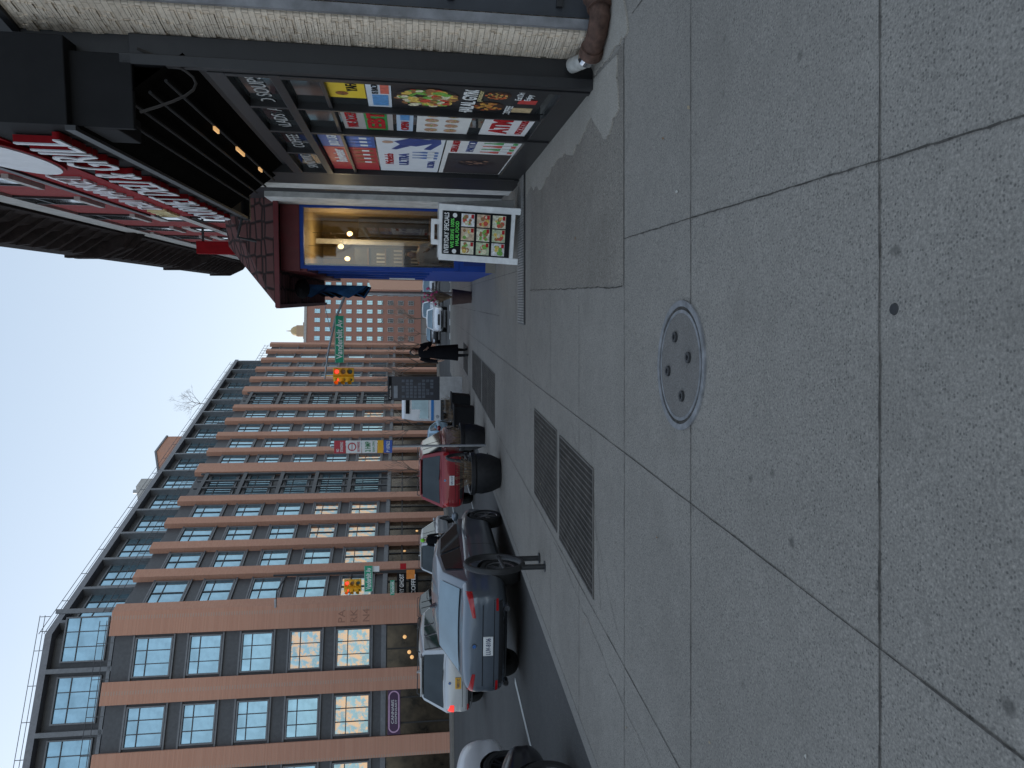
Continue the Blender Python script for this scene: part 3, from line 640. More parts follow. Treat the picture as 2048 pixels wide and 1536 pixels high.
board(mb,.80,.88,SY(zt-.12),sT,zt-.12,zt);board(mb,1.12,1.2,SY(zt-.12),sT,zt-.12,zt);board(mb,.88,1.12,SY(zt-.05),sT,zt-.05,zt)
mb.obj('front_frame',AF,mWP,bevel=.006)
mb=MB(); mb.loft([[(.58,sB+.72,zb),(1.44,sB+.72,zb),(1.44,sB+.77,zb),(.58,sB+.77,zb)],[(.58,sT+.06,zt-.1),(1.44,sT+.06,zt-.1),(1.44,sT+.11,zt-.1),(.58,sT+.11,zt-.1)]]); mb.obj('rear_panel',AF,M('grey_white_plastic',(.66,.66,.65),.6,dirt=.3))
off=-.012
mb=MB(); board(mb,.665,1.335,SY(zb+.15)+off,SY(zt-.18)+off,zb+.15,zt-.18,0); pan=mb.obj('printed_panel',AF,mBlackM)
tilt=(math.pi/2-math.atan((sT-sB)/(zt-zb)),0,0)
def bt(t,r,z,w_,h_,m): return txt(t,AF,(r,SY(z)+off-.004,z),tilt,(w_,h_),m,bold=.02)
bt('EVERYDAY SPECIALS',1.0,zt-.235,.63,.075,mWhite)
mLime=M('lime_ink',(.15,.8,.12),.5)
bt('WE SERVE 100%',1.0,zt-.325,.46,.055,mLime); bt('HALAL FOOD',1.0,zt-.40,.38,.055,mLime)
k=0
for j in range(3):
    for i in range(3):
        cx=.785+.215*i; cz=zt-.56-.238*j
        mb=MB(); board(mb,cx-.098,cx+.098,SY(cz-.1)+off-.004,SY(cz+.1)+off-.004,cz-.1,cz+.1,0)
        mb.obj('food_picture',AF,M('picture_bg%d'%(k%4),[(.75,.66,.5),(.6,.45,.3),(.78,.74,.66),(.5,.55,.35)][k%4],.5,var=.5,scale=18))
        rn=random.Random(k); mb=MB()
        for q in range(11):
            zz=cz+rn.uniform(-.055,.055); mb.disc((cx+rn.uniform(-.065,.065),SY(zz)+off-.0055-.0003*q,zz),(1,0,0),(0,.19,.98),rn.uniform(.015,.038),8,rn.randrange(5))
        mb.obj('dish_picture',AF,[M('food_%d_%d_%d'%tuple(int(c*100) for c in col),col,.5,var=.4,scale=40) for col in FC[1:]],fix=False)
        mb=MB(); board(mb,cx+.03,cx+.09,SY(cz-.09)+off-.01,SY(cz-.05)+off-.01,cz-.09,cz-.05,0); mb.obj('price_tag',AF,mRed); k+=1
for r in (.72,1.28):
    mb=MB(); z=zt-.36; mb.disc((r,SY(z)+off-.01,z),(1,0,0),(0,.19,.98),.035,16); mb.obj('halal_badge',AF,mWhite,fix=False)
# ---------------------------------------------------------------- brick building across the avenue
PB=root('brick_apartment_building','six-storey brick and dark metal apartment building with glazed setback top floor','building',(C.x,C.y,gz(45)),(0,0,math.atan2(.935,.355)),org=(0,0,gz(45)))
Lr=rad(131.8-180)
Lx=Vector((math.cos(rad(131.8)),math.sin(rad(131.8))))
top=18.9
mb=MB(); mb.prism([(0,0),(54,0),(54,16),(-4,32),(Lx.x*32,Lx.y*32)],-3.5,top-.25); mb.obj('wall',PB,mGreyMet)  # left wing lengthened out of view to block the sun and shade the street
def inset(d_):
    bis=Vector((Lx.x+1,Lx.y)).normalized(); kk=d_/math.sin(rad(131.8/2))
    return bis*kk
SI,SC=2.5,1.9
i1=inset(SI)
UT=23.5
mb=MB(); mb.prism([(i1.x,i1.y),(53,SI),(53,15),(-4,30),(Lx.x*32+Lx.y*SI,Lx.y*32-Lx.x*SI)],top-.25,UT-.4); mb.obj('setback_storey',PB,mGreyMet)
i2=inset(SC)
mb=MB(); mb.prism([(i2.x,i2.y),(53.5,SC),(53.5,15.5),(-4,30.5),(Lx.x*32+Lx.y*SC,Lx.y*32-Lx.x*SC)],UT-.4,UT); mb.obj('roof_cornice',PB,M('grey_cornice_metal',(.2,.2,.215),.5,.2))
rows=[(3.55,5.65),(6.55,8.45),(9.45,11.3),(12.45,14.35),(15.3,17.45)]
z45=gz(45)
mWf_=M('pale_window_frame',(.5,.5,.48),.6)
def window_mesh(wd,ht,nv,nh,gm,fm):
    mb=MB(); mb.box(-wd/2,wd/2,-.05,-.03,0,ht,0)
    f=.09
    mb.box(-wd/2,-wd/2+f,-.16,-.05,0,ht,1);mb.box(wd/2-f,wd/2,-.16,-.05,0,ht,1);mb.box(-wd/2+f,wd/2-f,-.16,-.05,0,f,1);mb.box(-wd/2+f,wd/2-f,-.16,-.05,ht-f,ht,1)
    for k in range(1,nv+1):
        x=-wd/2+wd*k/(nv+1); mb.box(x-.028,x+.028,-.11,-.05,f,ht-f,2)
    for k in range(1,nh+1):
        z=ht*(1-.33*k) ; mb.box(-wd/2+f,wd/2-f,-.10,-.05,z-.025,z+.025,2)
    me=bpy.data.meshes.new('window'); me.from_pydata(mb.v,[],mb.f); me.materials.append(gm); me.materials.append(fm); me.materials.append(mGreyMet if fm!=mWf_ else fm); me.polygons.foreach_set('material_index',mb.m)
    bm=bmesh.new(); bm.from_mesh(me); bmesh.ops.recalc_face_normals(bm,faces=bm.faces); bm.to_mesh(me); bm.free()
    return me
wcache={}
def addwin(parent,org,x,y,z,wd,ht,nv,nh,gm,fm,rz=0,name='window'):
    key=(round(wd,2),round(ht,2),nv,nh,gm.name,fm.name)
    if key not in wcache: wcache[key]=window_mesh(wd,ht,nv,nh,gm,fm)
    o=bpy.data.objects.new(name,wcache[key]); COL.objects.link(o); o.parent=parent; o.location=(x-org[0],y-org[1],z-org[2]); o.rotation_euler=(random.uniform(-.006,.006),0,rz+random.uniform(-.004,.004)); return o
Bo=(0,0,z45)
def xy(lx,face,y=0):
    if face==0: return (lx,y)
    return (-Lx.x*lx + -math.sin(Lr)*y*1.0, -Lx.y*lx + math.cos(Lr)*y)
def facebox(mb,face,x0,x1,y0,y1,z0,z1,mi=0):
    mb.prism([xy(x0,face,y0),xy(x1,face,y0),xy(x1,face,y1),xy(x0,face,y1)],z0,z1,mi)
piers=[(3.2,.85),(6.4,.85),(9.6,.85),(12.8,.85),(17.6,1.6),(21.4,.85),(24.8,.85),(28.2,.85),(31.6,.85),(36.2,1.5),(40,.85),(43.4,.85),(46.8,.85),(50.2,.85),(53.1,.85)]
mb=MB(); mb.prism([xy(-1.2,1,-.4),(inset(-.4).x,inset(-.4).y),(.55,-.4),(.55,.05),(0,.3),xy(-1.2,1,.05)],-3.4,top); mb.obj('brick_pier',PB,mBrick)
for x,wd in piers:
    mb=MB(); mb.box(x,x+wd,-.4,.0,-3.4,top); mb.obj('brick_pier',PB,mBrick)
for x,wd in ((-5.0,1.25),(-8.6,1.1),(-12.4,1.1)):
    mb=MB(); facebox(mb,1,x,x+wd,-.4,0,-3.4,top); mb.obj('brick_pier',PB,mBrick)
mb=MB()
for a,b_ in rows:
    for z in (a-.12,b_+.04):
        mb.box(.56,54,-.14,-.0,z,z+.1); facebox(mb,1,-14,-1.22,-.14,0,z,z+.1)
mb.box(.56,54,-.2,0,2.6,2.9); facebox(mb,1,-14,-1.22,-.2,0,2.6,2.9)
mb.obj('floor_band',PB,mGreyL)
far=MB()
edges=[.55]+[p for q in piers for p in (q[0],q[0]+q[1])]
bays=[(edges[i],edges[i+1]) for i in range(0,len(edges)-1,2)]
for bi,(a,b_) in enumerate(bays):
    wd=b_-a-.35; c=(a+b_)/2; grid=(b_-a)>3.2
    for ri,(z0,z1) in enumerate(rows):
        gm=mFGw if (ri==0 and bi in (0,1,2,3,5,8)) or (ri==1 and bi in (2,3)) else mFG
        if bi<13:
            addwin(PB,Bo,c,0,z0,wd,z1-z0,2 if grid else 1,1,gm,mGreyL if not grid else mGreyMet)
        else: far.box(a+.17,b_-.17,-.06,-.03,z0,z1)
    if grid:
        mb=MB()
        for z0,z1 in rows: mb.box(a,b_,-.36,-.2,z1+.2,z1+.5)
        for q in range(4): mb.box(a+.1+q*(b_-a-.35)/3,a+.25+q*(b_-a-.35)/3,-.34,-.2,2.9,top-.6)
        mb.obj('metal_lattice',PB,mGreyMet)
fo=far.obj('window_rows',PB,mFG); fo['kind']='stuff'
for (a,b_,) in ((-3.75,-1.2),(-7.5,-5.0),(-11.3,-8.6)):
    for ri,(z0,z1) in enumerate(rows):
        c=xy((a+b_)/2,1,0)
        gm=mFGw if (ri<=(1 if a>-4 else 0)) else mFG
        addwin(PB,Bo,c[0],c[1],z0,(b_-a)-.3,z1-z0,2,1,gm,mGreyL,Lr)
for k in range(15):
    x=2.9+k*3.4
    addwin(PB,Bo,x+1.2,SI,top+1.1,2.7,2.6,2,1,mFG,mGreyL)
for k in range(3):
    c=xy(-1.2-3.5*k,1,SI); addwin(PB,Bo,c[0],c[1],top+1.1,2.7,2.6,2,1,mFG,mGreyL,Lr)
mb=MB()
for k in range(16): mb.box(1.9+k*3.4,2.15+k*3.4,SC,SI,top-.2,UT-.4)
for k in range(5):
    facebox(mb,1,.35-3.5*k,.62-3.5*k,SC,SI,top-.2,UT-.4)
mb.box(1.9,53,SC,SI,top+.5,top+.7); facebox(mb,1,-14,.5,SC,SI,top+.5,top+.7)
mb.obj('setback_column',PB,mGreyL)
mb=MB()
for z in (top+.35,top+.75): mb.box(.3,54,-.02,.02,z,z+.03); facebox(mb,1,-14,-.3,-.02,.02,z,z+.03)
for k in range(54): mb.box(.5+k,.54+k,-.015,.015,top-.25,top+.78)
for k in range(13): facebox(mb,1,-.6-k,-.56-k,-.015,.015,top-.25,top+.78)
for z in (UT+.3,UT+.6): mb.box(1.3,53.5,2.2,2.23,z,z+.03); facebox(mb,1,-14,.3,2.2,2.23,z,z+.03)
for k in range(18): mb.box(1.5+k*3,1.54+k*3,2.2,2.23,UT,UT+.62)
for k in range(6): facebox(mb,1,.2-k*2,.24-k*2,2.2,2.23,UT,UT+.62)
mb.obj('railing',PB,mGreyMet)
mb=MB(); mb.box(.6,54,-.06,0,-2.6,2.55); facebox(mb,1,-14,-1.22,-.06,0,-2.6,2.55); mb.obj('shop_window',PB,M('dim_shop_interior',(.05,.038,.025),.12,.3,var=.9,scale=1.2))
mb=MB()
for k in range(34): mb.box(.6+k*1.6,.68+k*1.6,-.12,-.06,-2.6,2.55)
mb.box(.56,54,-.13,-.06,1.6,1.7)
for k in range(9): facebox(mb,1,-1.3-k*1.4,-1.22-k*1.4,-.12,-.06,-2.6,2.55)
mb.obj('mullion',PB,mBlack)
for k in range(5):
    lx=2.3+k*1.9+random.uniform(-.8,.8); mb=MB(); mb.ell((lx,-.1,random.uniform(.4,1.9)),.10,.04,.10,8,6); mb.obj('shop_lamp',PB,mDimW,smooth=True)
for lx in (-2.,-2.9,-3.2): 
    c=xy(lx,1,-.1); mb=MB(); mb.ell((c[0],c[1],1.4+random.uniform(-.5,.3)),.12,.12,.12,8,6); mb.obj('shop_lamp',PB,mDimW,smooth=True)
mInk=M('faint_brick_lettering',(.36,.18,.12),.7)
for k,t in enumerate(('PA','RK','N4')):
    c=xy(-.62,1,-.405); txt(t,PB,(c[0],c[1],5.35-k*.75),(rad(90),0,Lr),(.75,.42),mInk,ext=.006,bold=.0)
SN=root('black_shop_sign','black vertical coffee shop sign with white letters','sign',(0,0,0),(0,0,0)); SN.location=(C.x+F.x*1.0+n1.x*.6,C.y+F.y*1.0+n1.y*.6,0)
mb=MB(); mb.box(-1.3,.9,-.05,.05,1.35,1.95); mb.box(-.7,.9,-.05,.05,.6,1.2); mb.obj('panel',SN,mBlackM)
txt('HUNGRY GHOST',SN,(-.2,-.06,1.65),CAMROT,(2.0,.28),mWhite,bold=.02); txt('COFFEE',SN,(.1,-.06,.9),CAMROT,(1.3,.28),mWhite,bold=.02)
PS=root('purple_shop_sign','purple shop sign with pale rounded outline','sign',(*(C+Ld*6.2+n2*.3),0),(0,0,math.atan2(.358,.934)))
mb=MB(); mb.box(-1.25,1.25,-.06,.0,1.72,2.48); mb.obj('panel',PS,M('purple_paint',(.07,.025,.075),.5))
mb=MB(); rg=[]
for (a,b_) in ((1.15,.33),(1.15-.07,.26)):
    rg.append([((a-b_)*(1 if math.cos(t*math.pi/16)>0 else -1)+b_*math.cos(t*math.pi/16),-.065,2.1+b_*math.sin(t*math.pi/16)) for t in range(32)])
mb.loft(rg,caps=False); mb.obj('outline',PS,M('pale_pink_paint',(.65,.4,.58),.5),fix=False)
txt('CANNABIS',PS,(0,-.066,2.18),CAMROT,(1.3,.16),mWhite); txt('DISPENSARY',PS,(0,-.066,1.98),CAMROT,(1.3,.12),mWhite)
PH=root('rooftop_penthouse','brick stair penthouse on the roof','penthouse',(*(C+F*38.7-n1*9),UT),(0,0,math.atan2(.935,.355)))
mb=MB(); mb.box(-2,2,-2,2,-.5,5.2); mb.obj('wall',PH,mBrick)
mb=MB(); mb.box(-2.1,2.1,-2.1,2.1,5.2,5.4); mb.obj('coping',PH,mGreyL)
PH=root('rooftop_penthouse','pale rooftop vent housing','penthouse',(*(C+F*27.8-n1*7),UT),(0,0,math.atan2(.935,.355)))
mb=MB(); mb.box(-.8,.8,-1,1,-.5,4.0); mb.obj('wall',PH,mStucco)
mb=MB(); mb.tube([(0,0,4.0),(0,0,4.6)],.2,10); mb.obj('vent',PH,mGalv)
# ---------------------------------------------------------------- distant apartment block & tower
AB=root('distant_apartment_block','tall red-brown brick apartment block with rows of windows','building',(11,200,gz(200)),(0,0,rad(8)),org=(0,0,gz(200)))
mb=MB(); mb.box(0,40,0,18,-5,28.5); mb.obj('wall',AB,mBrickT)
mb=MB(); mb.box(-.2,40.2,-.2,18.2,28.5,29.2); mb.obj('coping',AB,mStucco)
for i in range(9):
    for j in range(10):
        addwin(AB,(0,0,gz(200)),1.8+i*2.6,0,26-j*2.9-1.2,1.3,1.6,1,1,mFG,mWf_)
TW=root('distant_tower','distant stone tower with pale domed top','tower',(19.5,265,gz(265)),org=(0,0,gz(265)))
mb=MB(); mb.box(-3,3,-3,3,-5,38); mb.box(-2,2,-2,2,38,40.5); mb.obj('shaft',TW,M('tan_stone',(.5,.36,.24),.8))
mb=MB(); mb.ell((0,0,40.5),1.9,1.9,2.4,12,8); mb.tube([(0,0,42.5),(0,0,44.5)],[.3,.05],6); mb.obj('dome',TW,M('gilded_dome',(.55,.4,.2),.5),smooth=True)
AC=root('distant_low_building','low brown building at the end of the avenue','building',(22,150,gz(150)),org=(0,0,gz(150)))
mb=MB(); mb.box(0,40,0,15,-5,9); mb.obj('wall',AC,mBrickD)
mb=MB(); 
for i in range(8):
    for j in range(2): mb.box(1+i*4,3+i*4,-.05,0,j*3.6-.5,j*3.6+1.6)
mb.obj('window_row',AC,mDarkGl)
# ---------------------------------------------------------------- trees
def tree(name,label,loc,h,seed,lean=0,maxd=5,spread=.5,thin=1):
    rn=random.Random(seed); rt=root(name,label,'tree',loc,group='bare winter trees')
    tr=MB(); cr=MB()
    def br(p,d_,ln,rd,dep):
        q=p+d_*ln; mid=(p+q)/2+Vector((rn.uniform(-1,1),rn.uniform(-1,1),rn.uniform(-.3,.3)))*ln*.07
        (tr if dep<2 else cr).tube([p,mid,q],[rd,rd*.82,rd*.66],6 if dep<2 else 4)
        if dep>=maxd: return
        for k in range(rn.choice((2,3,3)) if dep else 4):
            ax=Vector((rn.uniform(-1,1),rn.uniform(-1,1),rn.uniform(-.2,.2))).normalized()
            nd=(d_+ax*rn.uniform(.35,1.)*spread*1.5+Vector((0,0,.12))).normalized()
            pp=p+(q-p)*rn.uniform(.75,1.) if dep else q
            br(pp,nd,ln*rn.uniform(.62,.85),rd*.6,dep+1)
    br(Vector((0,0,0)),Vector((lean,0,1)).normalized(),h*.3,h*.014*thin,0)
    tr.obj('trunk',rt,mBark,smooth=True,fix=False); cr.obj('crown',rt,M('bare_twigs',(.23,.18,.15),.9,var=.3),fix=False)
    return rt
tr0=(C+F*41-n1*3)
tree('roof_tree','bare tree growing on the roof terrace',(tr0.x,tr0.y,UT-.1),4.6,3,maxd=6,spread=.7,thin=.9)
for k,(X,Y,h) in enumerate(((2.2,75,7),(8,112,7),(11.5,125,8),(5,88,7),(13,140,9),(0.5,64,6.5),(-3.5,56,6),(-6.6,52,5.5))):
    tree('street_tree','bare slender street tree by the avenue',(X,Y,gz(Y)),h,20+k,maxd=4,spread=.5,thin=.8)
# ---------------------------------------------------------------- cars
def paint(name,col,metal=.5,coat=.5):
    return M(name,col,.34,metal,var=.04,coat=coat,scale=3)
def apply_mods(o):
    dg=bpy.context.evaluated_depsgraph_get(); me=bpy.data.meshes.new_from_object(o.evaluated_get(dg)); o.modifiers.clear(); o.data=me; return me
SED=[(0,.78,.45,.9),(.010,.88,.34,.99),(.05,.95,.28,1.04),(.16,1,.26,1.04),(.35,1,.22,1.0),(.6,1,.22,.98),(.74,.99,.22,.96),(.86,.97,.24,.88),(.95,.91,.26,.77),(.988,.82,.32,.66),(1,.7,.38,.58)]
SUVP=[(0,.82,.46,1.0),(.012,.91,.36,1.08),(.05,.97,.32,1.11),(.16,1,.3,1.12),(.35,1,.28,1.1),(.6,1,.28,1.09),(.74,.99,.28,1.08),(.86,.98,.3,1.04),(.95,.94,.32,.97),(.988,.87,.36,.88),(1,.76,.42,.75)]
def car(label,pm,r,s,kind='sedan',L=4.75,W=.92,H=1.44,flip=False,plate=None,lit=False,group='cars along the avenue',cat='car',hood=0,platecol=None,rim=None,name='car'):
    x,y=st(r,s+L/2)
    rz=-PHI+(math.pi if flip else 0); rx=-G if not flip else G
    rt=root(name,label,cat,(x,y,gz(y)-.12),(rx,0,rz),group)
    tab=SED if kind=='sedan' else SUVP
    wr=.34 if kind=='sedan' else .37
    rings=[]
    for t,wf,zb_,zt_ in tab:
        yy=-L/2+t*L; w_=W*wf; dz=zt_-zb_; zt_=zt_+(hood if t>.7 else 0)
        half=[(.0,zb_),(.8*w_,zb_),(.96*w_,zb_+.09),(w_,zb_+.4*dz),(.97*w_,zb_+.58*dz),(.995*w_,zb_+.76*dz),(.91*w_,zt_-.02),(.6*w_,zt_),(0,zt_+.02)]
        rings.append([(a,yy,z) for a,z in half]+[(-a,yy,z) for a,z in half[-2:0:-1]])
    mb=MB(); mb.loft(rings); body=mb.obj('body',rt,[pm,mPlas],sub=2)
    bpy.context.view_layer.update()
    axles=(-L/2+L*.205,L/2-L*.19)
    apply_mods(body)
    cb=MB()
    for ya in axles:
        for sd in (-1,1):
            n=28; c0=[(sd*(W-.26),ya+(wr+.05)*math.cos(k*2*math.pi/n),wr+(wr+.05)*math.sin(k*2*math.pi/n)) for k in range(n)]; c1=[(sd*(W+.2),b_,c_) for _,b_,c_ in c0]
            cb.loft([c0,c1],0)
    co=cb.obj('cut',rt,[mPlas]); 
    md=body.modifiers.new('x','BOOLEAN'); md.object=co; md.operation='DIFFERENCE'; md.solver='EXACT'
    bpy.context.view_layer.update(); apply_mods(body); bpy.data.objects.remove(co)
    me=body.data; me.shade_smooth(); me.set_sharp_from_angle(angle=rad(40))
    bm=bmesh.new(); bm.from_mesh(me); bvh=BVHTree.FromBMesh(bm); bm.free()
    bl=.93 if kind=='sedan' else 1.02
    if kind=='sedan': cab=[(.50,1.0),(1.30,H-.10),(2.25,H),(2.95,H-.06),(3.72,.97)]
    else: cab=[(.10,1.06),(.45,H-.08),(1.7,H),(2.75,H-.05),(3.6,1.06)]
    k_=L/4.75
    wb=W*.93; wt=W*.70
    def xs(z): return wb+(wt-wb)*max(0,(z-bl))/(H-bl)
    rg=[]
    for yy,z in cab:
        yy=-L/2+yy*k_; z2=max(z,bl+.03)
        a=xs(z2-.03)
        half=[(0,bl-.1),(wb+.005,bl-.1),(wb,bl),(a,z2-.05 if z2-.05>bl else bl+.005),(a-.09,z2),(0,z2+.03)]
        rg.append([(p,yy,q) for p,q in half]+[(-p,yy,q) for p,q in half[-2:0:-1]])
    mb=MB(); mb.loft(rg); mb.obj('roof',rt,pm,smooth=True,bevel=.03)
    Yc=[-L/2+a*k_ for a,_ in cab]; Zc=[b_ for _,b_ in cab]
    def pane(nm,i,j,ins,gmat,sgn):
        z0,z1=max(Zc[i],bl+.03),Zc[j]; y0_,y1_=Yc[i],Yc[j]
        P=[]
        for f in (.08,.92):
            z=z0+(z1-z0)*f; yy=y0_+(y1_-y0_)*f; a=xs(z)-ins
            n=Vector((0,-(z1-z0)*(1 if sgn<0 else -1)*1.0,abs(y1_-y0_))).normalized()
            o_=n*.022
            P.append([(-a,yy+o_.y,z+o_.z),(-a*.5,yy+o_.y,z+o_.z+.018),(0,yy+o_.y,z+o_.z+.024),(a*.5,yy+o_.y,z+o_.z+.018),(a,yy+o_.y,z+o_.z)])
        mb=MB(); mb.loft(P,0,caps=False,closed=False); mb.obj(nm,rt,gmat,smooth=True,fix=False)
    pane('rear_window',0,1,.11,mCG if kind=='sedan' else mCGd,-1); pane('windshield',4,3,.11,mCG,1)
    def sidep(poly,nm='side_window'):
        for sd in (-1,1):
            mb=MB(); mb.face([(sd*(xs(z)+.014),yy,z) for yy,z in poly]); mb.obj(nm,rt,mCGd,fix=False)
    ymid=(Yc[1]+Yc[3])/2-.05
    zt1=H-.13
    if kind=='sedan':
        sidep([(Yc[0]+.55,bl+.04),(ymid-.04,bl+.04),(ymid-.04,zt1),(Yc[1]+.05,zt1-.06)]); sidep([(ymid+.04,bl+.04),(Yc[4]-.25,bl+.04),(Yc[3]-.02,zt1-.03),(ymid+.04,zt1)])
    else:
        q=Yc[1]+.75
        sidep([(Yc[0]+.22,bl+.06),(q-.05,bl+.06),(q-.05,zt1),(Yc[1]+.05,zt1)]);sidep([(q+.04,bl+.05),(ymid+.25,bl+.05),(ymid+.25,zt1),(q+.04,zt1)]); sidep([(ymid+.33,bl+.05),(Yc[4]-.2,bl+.05),(Yc[3]-.03,zt1-.02),(ymid+.33,zt1)])
    def patch(nm,fn,dr,mat,nu=8,nv=4,off_=.007,par=None):
        dr=Vector(dr).normalized(); pts=[]
        for a in range(nu+1):
            row=[]
            for b_ in range(nv+1):
                o_=Vector(fn(a/nu,b_/nv))-dr*2
                h=bvh.ray_cast(o_,dr)
                row.append(h[0]-dr*off_ if h[0] else None)
            pts.append(row)
        mb=MB()
        for a in range(nu):
            for b_ in range(nv):
                q=[pts[a][b_],pts[a+1][b_],pts[a+1][b_+1],pts[a][b_+1]]
                if all(q) and max((q[0]-q[2]).length,(q[1]-q[3]).length)<.3: mb.face(q)
        if mb.f: return mb.obj(nm,par or rt,mat,smooth=True,fix=False)
    tm=mTailOn if lit else mTail
    zt0=.80 if kind=='sedan' else .86
    for sd in (-1,1):
        if kind=='sedan':
            patch('tail_light',lambda a,b_:(sd*(.50+a*.46)*W,-L/2,zt0+(.02+.05*a)+(b_)*(.05+.05*a)),(-sd*.35,1,0),tm,14,4)
        else:
            patch('tail_light',lambda a,b_:(sd*(.66+a*.30)*W,-L/2,.84+b_*(.10+.10*a)),(-sd*.5,1,0),tm,8,6)
        patch('headlight',lambda a,b_:(sd*(.5+a*.42)*W,L/2,(.60 if kind=='sedan' else .80)+b_*.12+.03*a),(-sd*.5,-1,-.1),mHead,8,4)
        if kind=='sedan':
            mb=MB(); mb.tube([(sd*.62,-L/2-.02,.33),(sd*.62,-L/2+.1,.33)],.045,14); mb.obj('exhaust_pipe',rt,mChrome)
        patch('reflector',lambda a,b_:(sd*(.62+a*.2)*W,-L/2,.46+b_*.04),(0,1,0),mTail,4,1,.012)
        ym=Yc[4]-.35
        mb=MB(); mb.ell((sd*(W+.09),ym,bl+.07),.10,.06,.07,10,7); mb.box(min(sd*(W-.06),sd*(W+.05)),max(sd*(W-.06),sd*(W+.05)),ym-.02,ym+.03,bl+.02,bl+.06); mb.obj('side_mirror',rt,pm,smooth=True)
        for yy in (ymid-.55,ymid+.42):
            hh=bvh.ray_cast(Vector((sd*2,yy,bl-.1)),Vector((-sd,0,0)))
            if hh[0]:
                mb=MB(); xx=hh[0].x; mb.box(min(xx-sd*.01,xx+sd*.03),max(xx-sd*.01,xx+sd*.03),yy-.09,yy+.09,bl-.115,bl-.085); mb.obj('door_handle',rt,pm,bevel=.006)
        for yy in (ymid,Yc[3]+.55,ymid-.95):
            patch('door_gap',lambda a,b_:(sd*W,yy+a*.012,.33+b_*(bl-.36)),(-sd,0,0),mBlackM,1,8,.003)
        patch('sill_trim',lambda a,b_:(sd*W,axles[0]+wr+.1+a*(axles[1]-axles[0]-2*wr-.2),.24+b_*.09),(-sd,0,0),mPlas,12,2,.006)
    patch('rear_bumper_trim',lambda a,b_:((-.78+1.56*a)*W,-L/2,.29+b_*.16+(.04 if kind!='sedan' else 0)),(0,1,0),mPlas,14,3,.008)
    patch('grille',lambda a,b_:((-.42+.84*a)*W,L/2,.52+b_*.16 if kind=='sedan' else .62+b_*.2),(0,-1,0),mPlas,8,3,.008)
    patch('front_bumper_trim',lambda a,b_:((-.8+1.6*a)*W,L/2,.32+b_*.13),(0,-1,0),mPlas,12,3,.008)
    patch('trunk_gap',lambda a,b_:((-.72+1.44*a)*W,-L/2,(.70 if kind=='sedan' else .62)+b_*.012),(0,1,0),mBlackM,12,1,.004)
    patch('bumper_crease',lambda a,b_:((-.8+1.6*a)*W,-L/2,.52+b_*.01),(0,1,0),mBlackM,14,1,.004)
    zp=.62 if kind=='sedan' else .74
    hh=bvh.ray_cast(Vector((0,-L,zp)),Vector((0,1,0)))
    if hh[0]:
        yp=hh[0].y-.012; mb=MB(); mb.box(-.155,.155,yp-.006,yp+.03,zp-.078,zp+.078); pc=platecol or mWhite; po_=mb.obj('license_plate',rt,pc,bevel=.004)
        if plate: txt(plate,po_,(0,yp-.009,zp),CAMROT,(.27,.075),M('plate_ink',(.02,.03,.12),.5),ext=.001,bold=.01)
        hh=bvh.ray_cast(Vector((0,-L,zp+.22)),Vector((0,1,0)))
        if hh[0]:
            mb=MB(); mb.disc((0,hh[0].y-.012,zp+.22),(1,0,0),(0,0,1),.04,20,0); mb.disc((0,hh[0].y-.014,zp+.22),(1,0,0),(0,0,1),.03,20,1); mb.obj('emblem',rt,[mChrome,M('emblem_blue',(.05,.15,.4),.3)],fix=False)
    if kind!='sedan':
        for sd in (-1,1):
            mb=MB(); mb.tube([(sd*(wt-.06),Yc[1]+.1,H-.02),(sd*(wt-.06),Yc[1]+.2,H+.05),(sd*(wt-.06),Yc[3]-.2,H+.05),(sd*(wt-.06),Yc[3]-.1,H-.0)],.015,6); mb.obj('roof_rail',rt,mSteelD)
        mb=MB(); mb.tube([(0,Yc[0]-.03,1.16),(.32,Yc[0]-.01,1.13)],.01,6); mb.obj('rear_wiper',rt,mPlas)
        mb=MB(); mb.prism([(-wt+.12,Yc[1]-.10),(wt-.12,Yc[1]-.10),(wt-.1,Yc[1]+.08),(-wt+.1,Yc[1]+.08)],H-.075,H-.035); mb.obj('rear_spoiler',rt,pm,bevel=.01)
    mb=MB(); mb.loft([[(0-.015,Yc[1]+.15,H-.04),(.015,Yc[1]+.15,H-.04),(.015,Yc[1]+.32,H-.04),(-.015,Yc[1]+.32,H-.04)],[(-.006,Yc[1]+.14,H+.07),(.006,Yc[1]+.14,H+.07),(.006,Yc[1]+.2,H+.07),(-.006,Yc[1]+.2,H+.07)]]); mb.obj('roof_antenna',rt,pm)
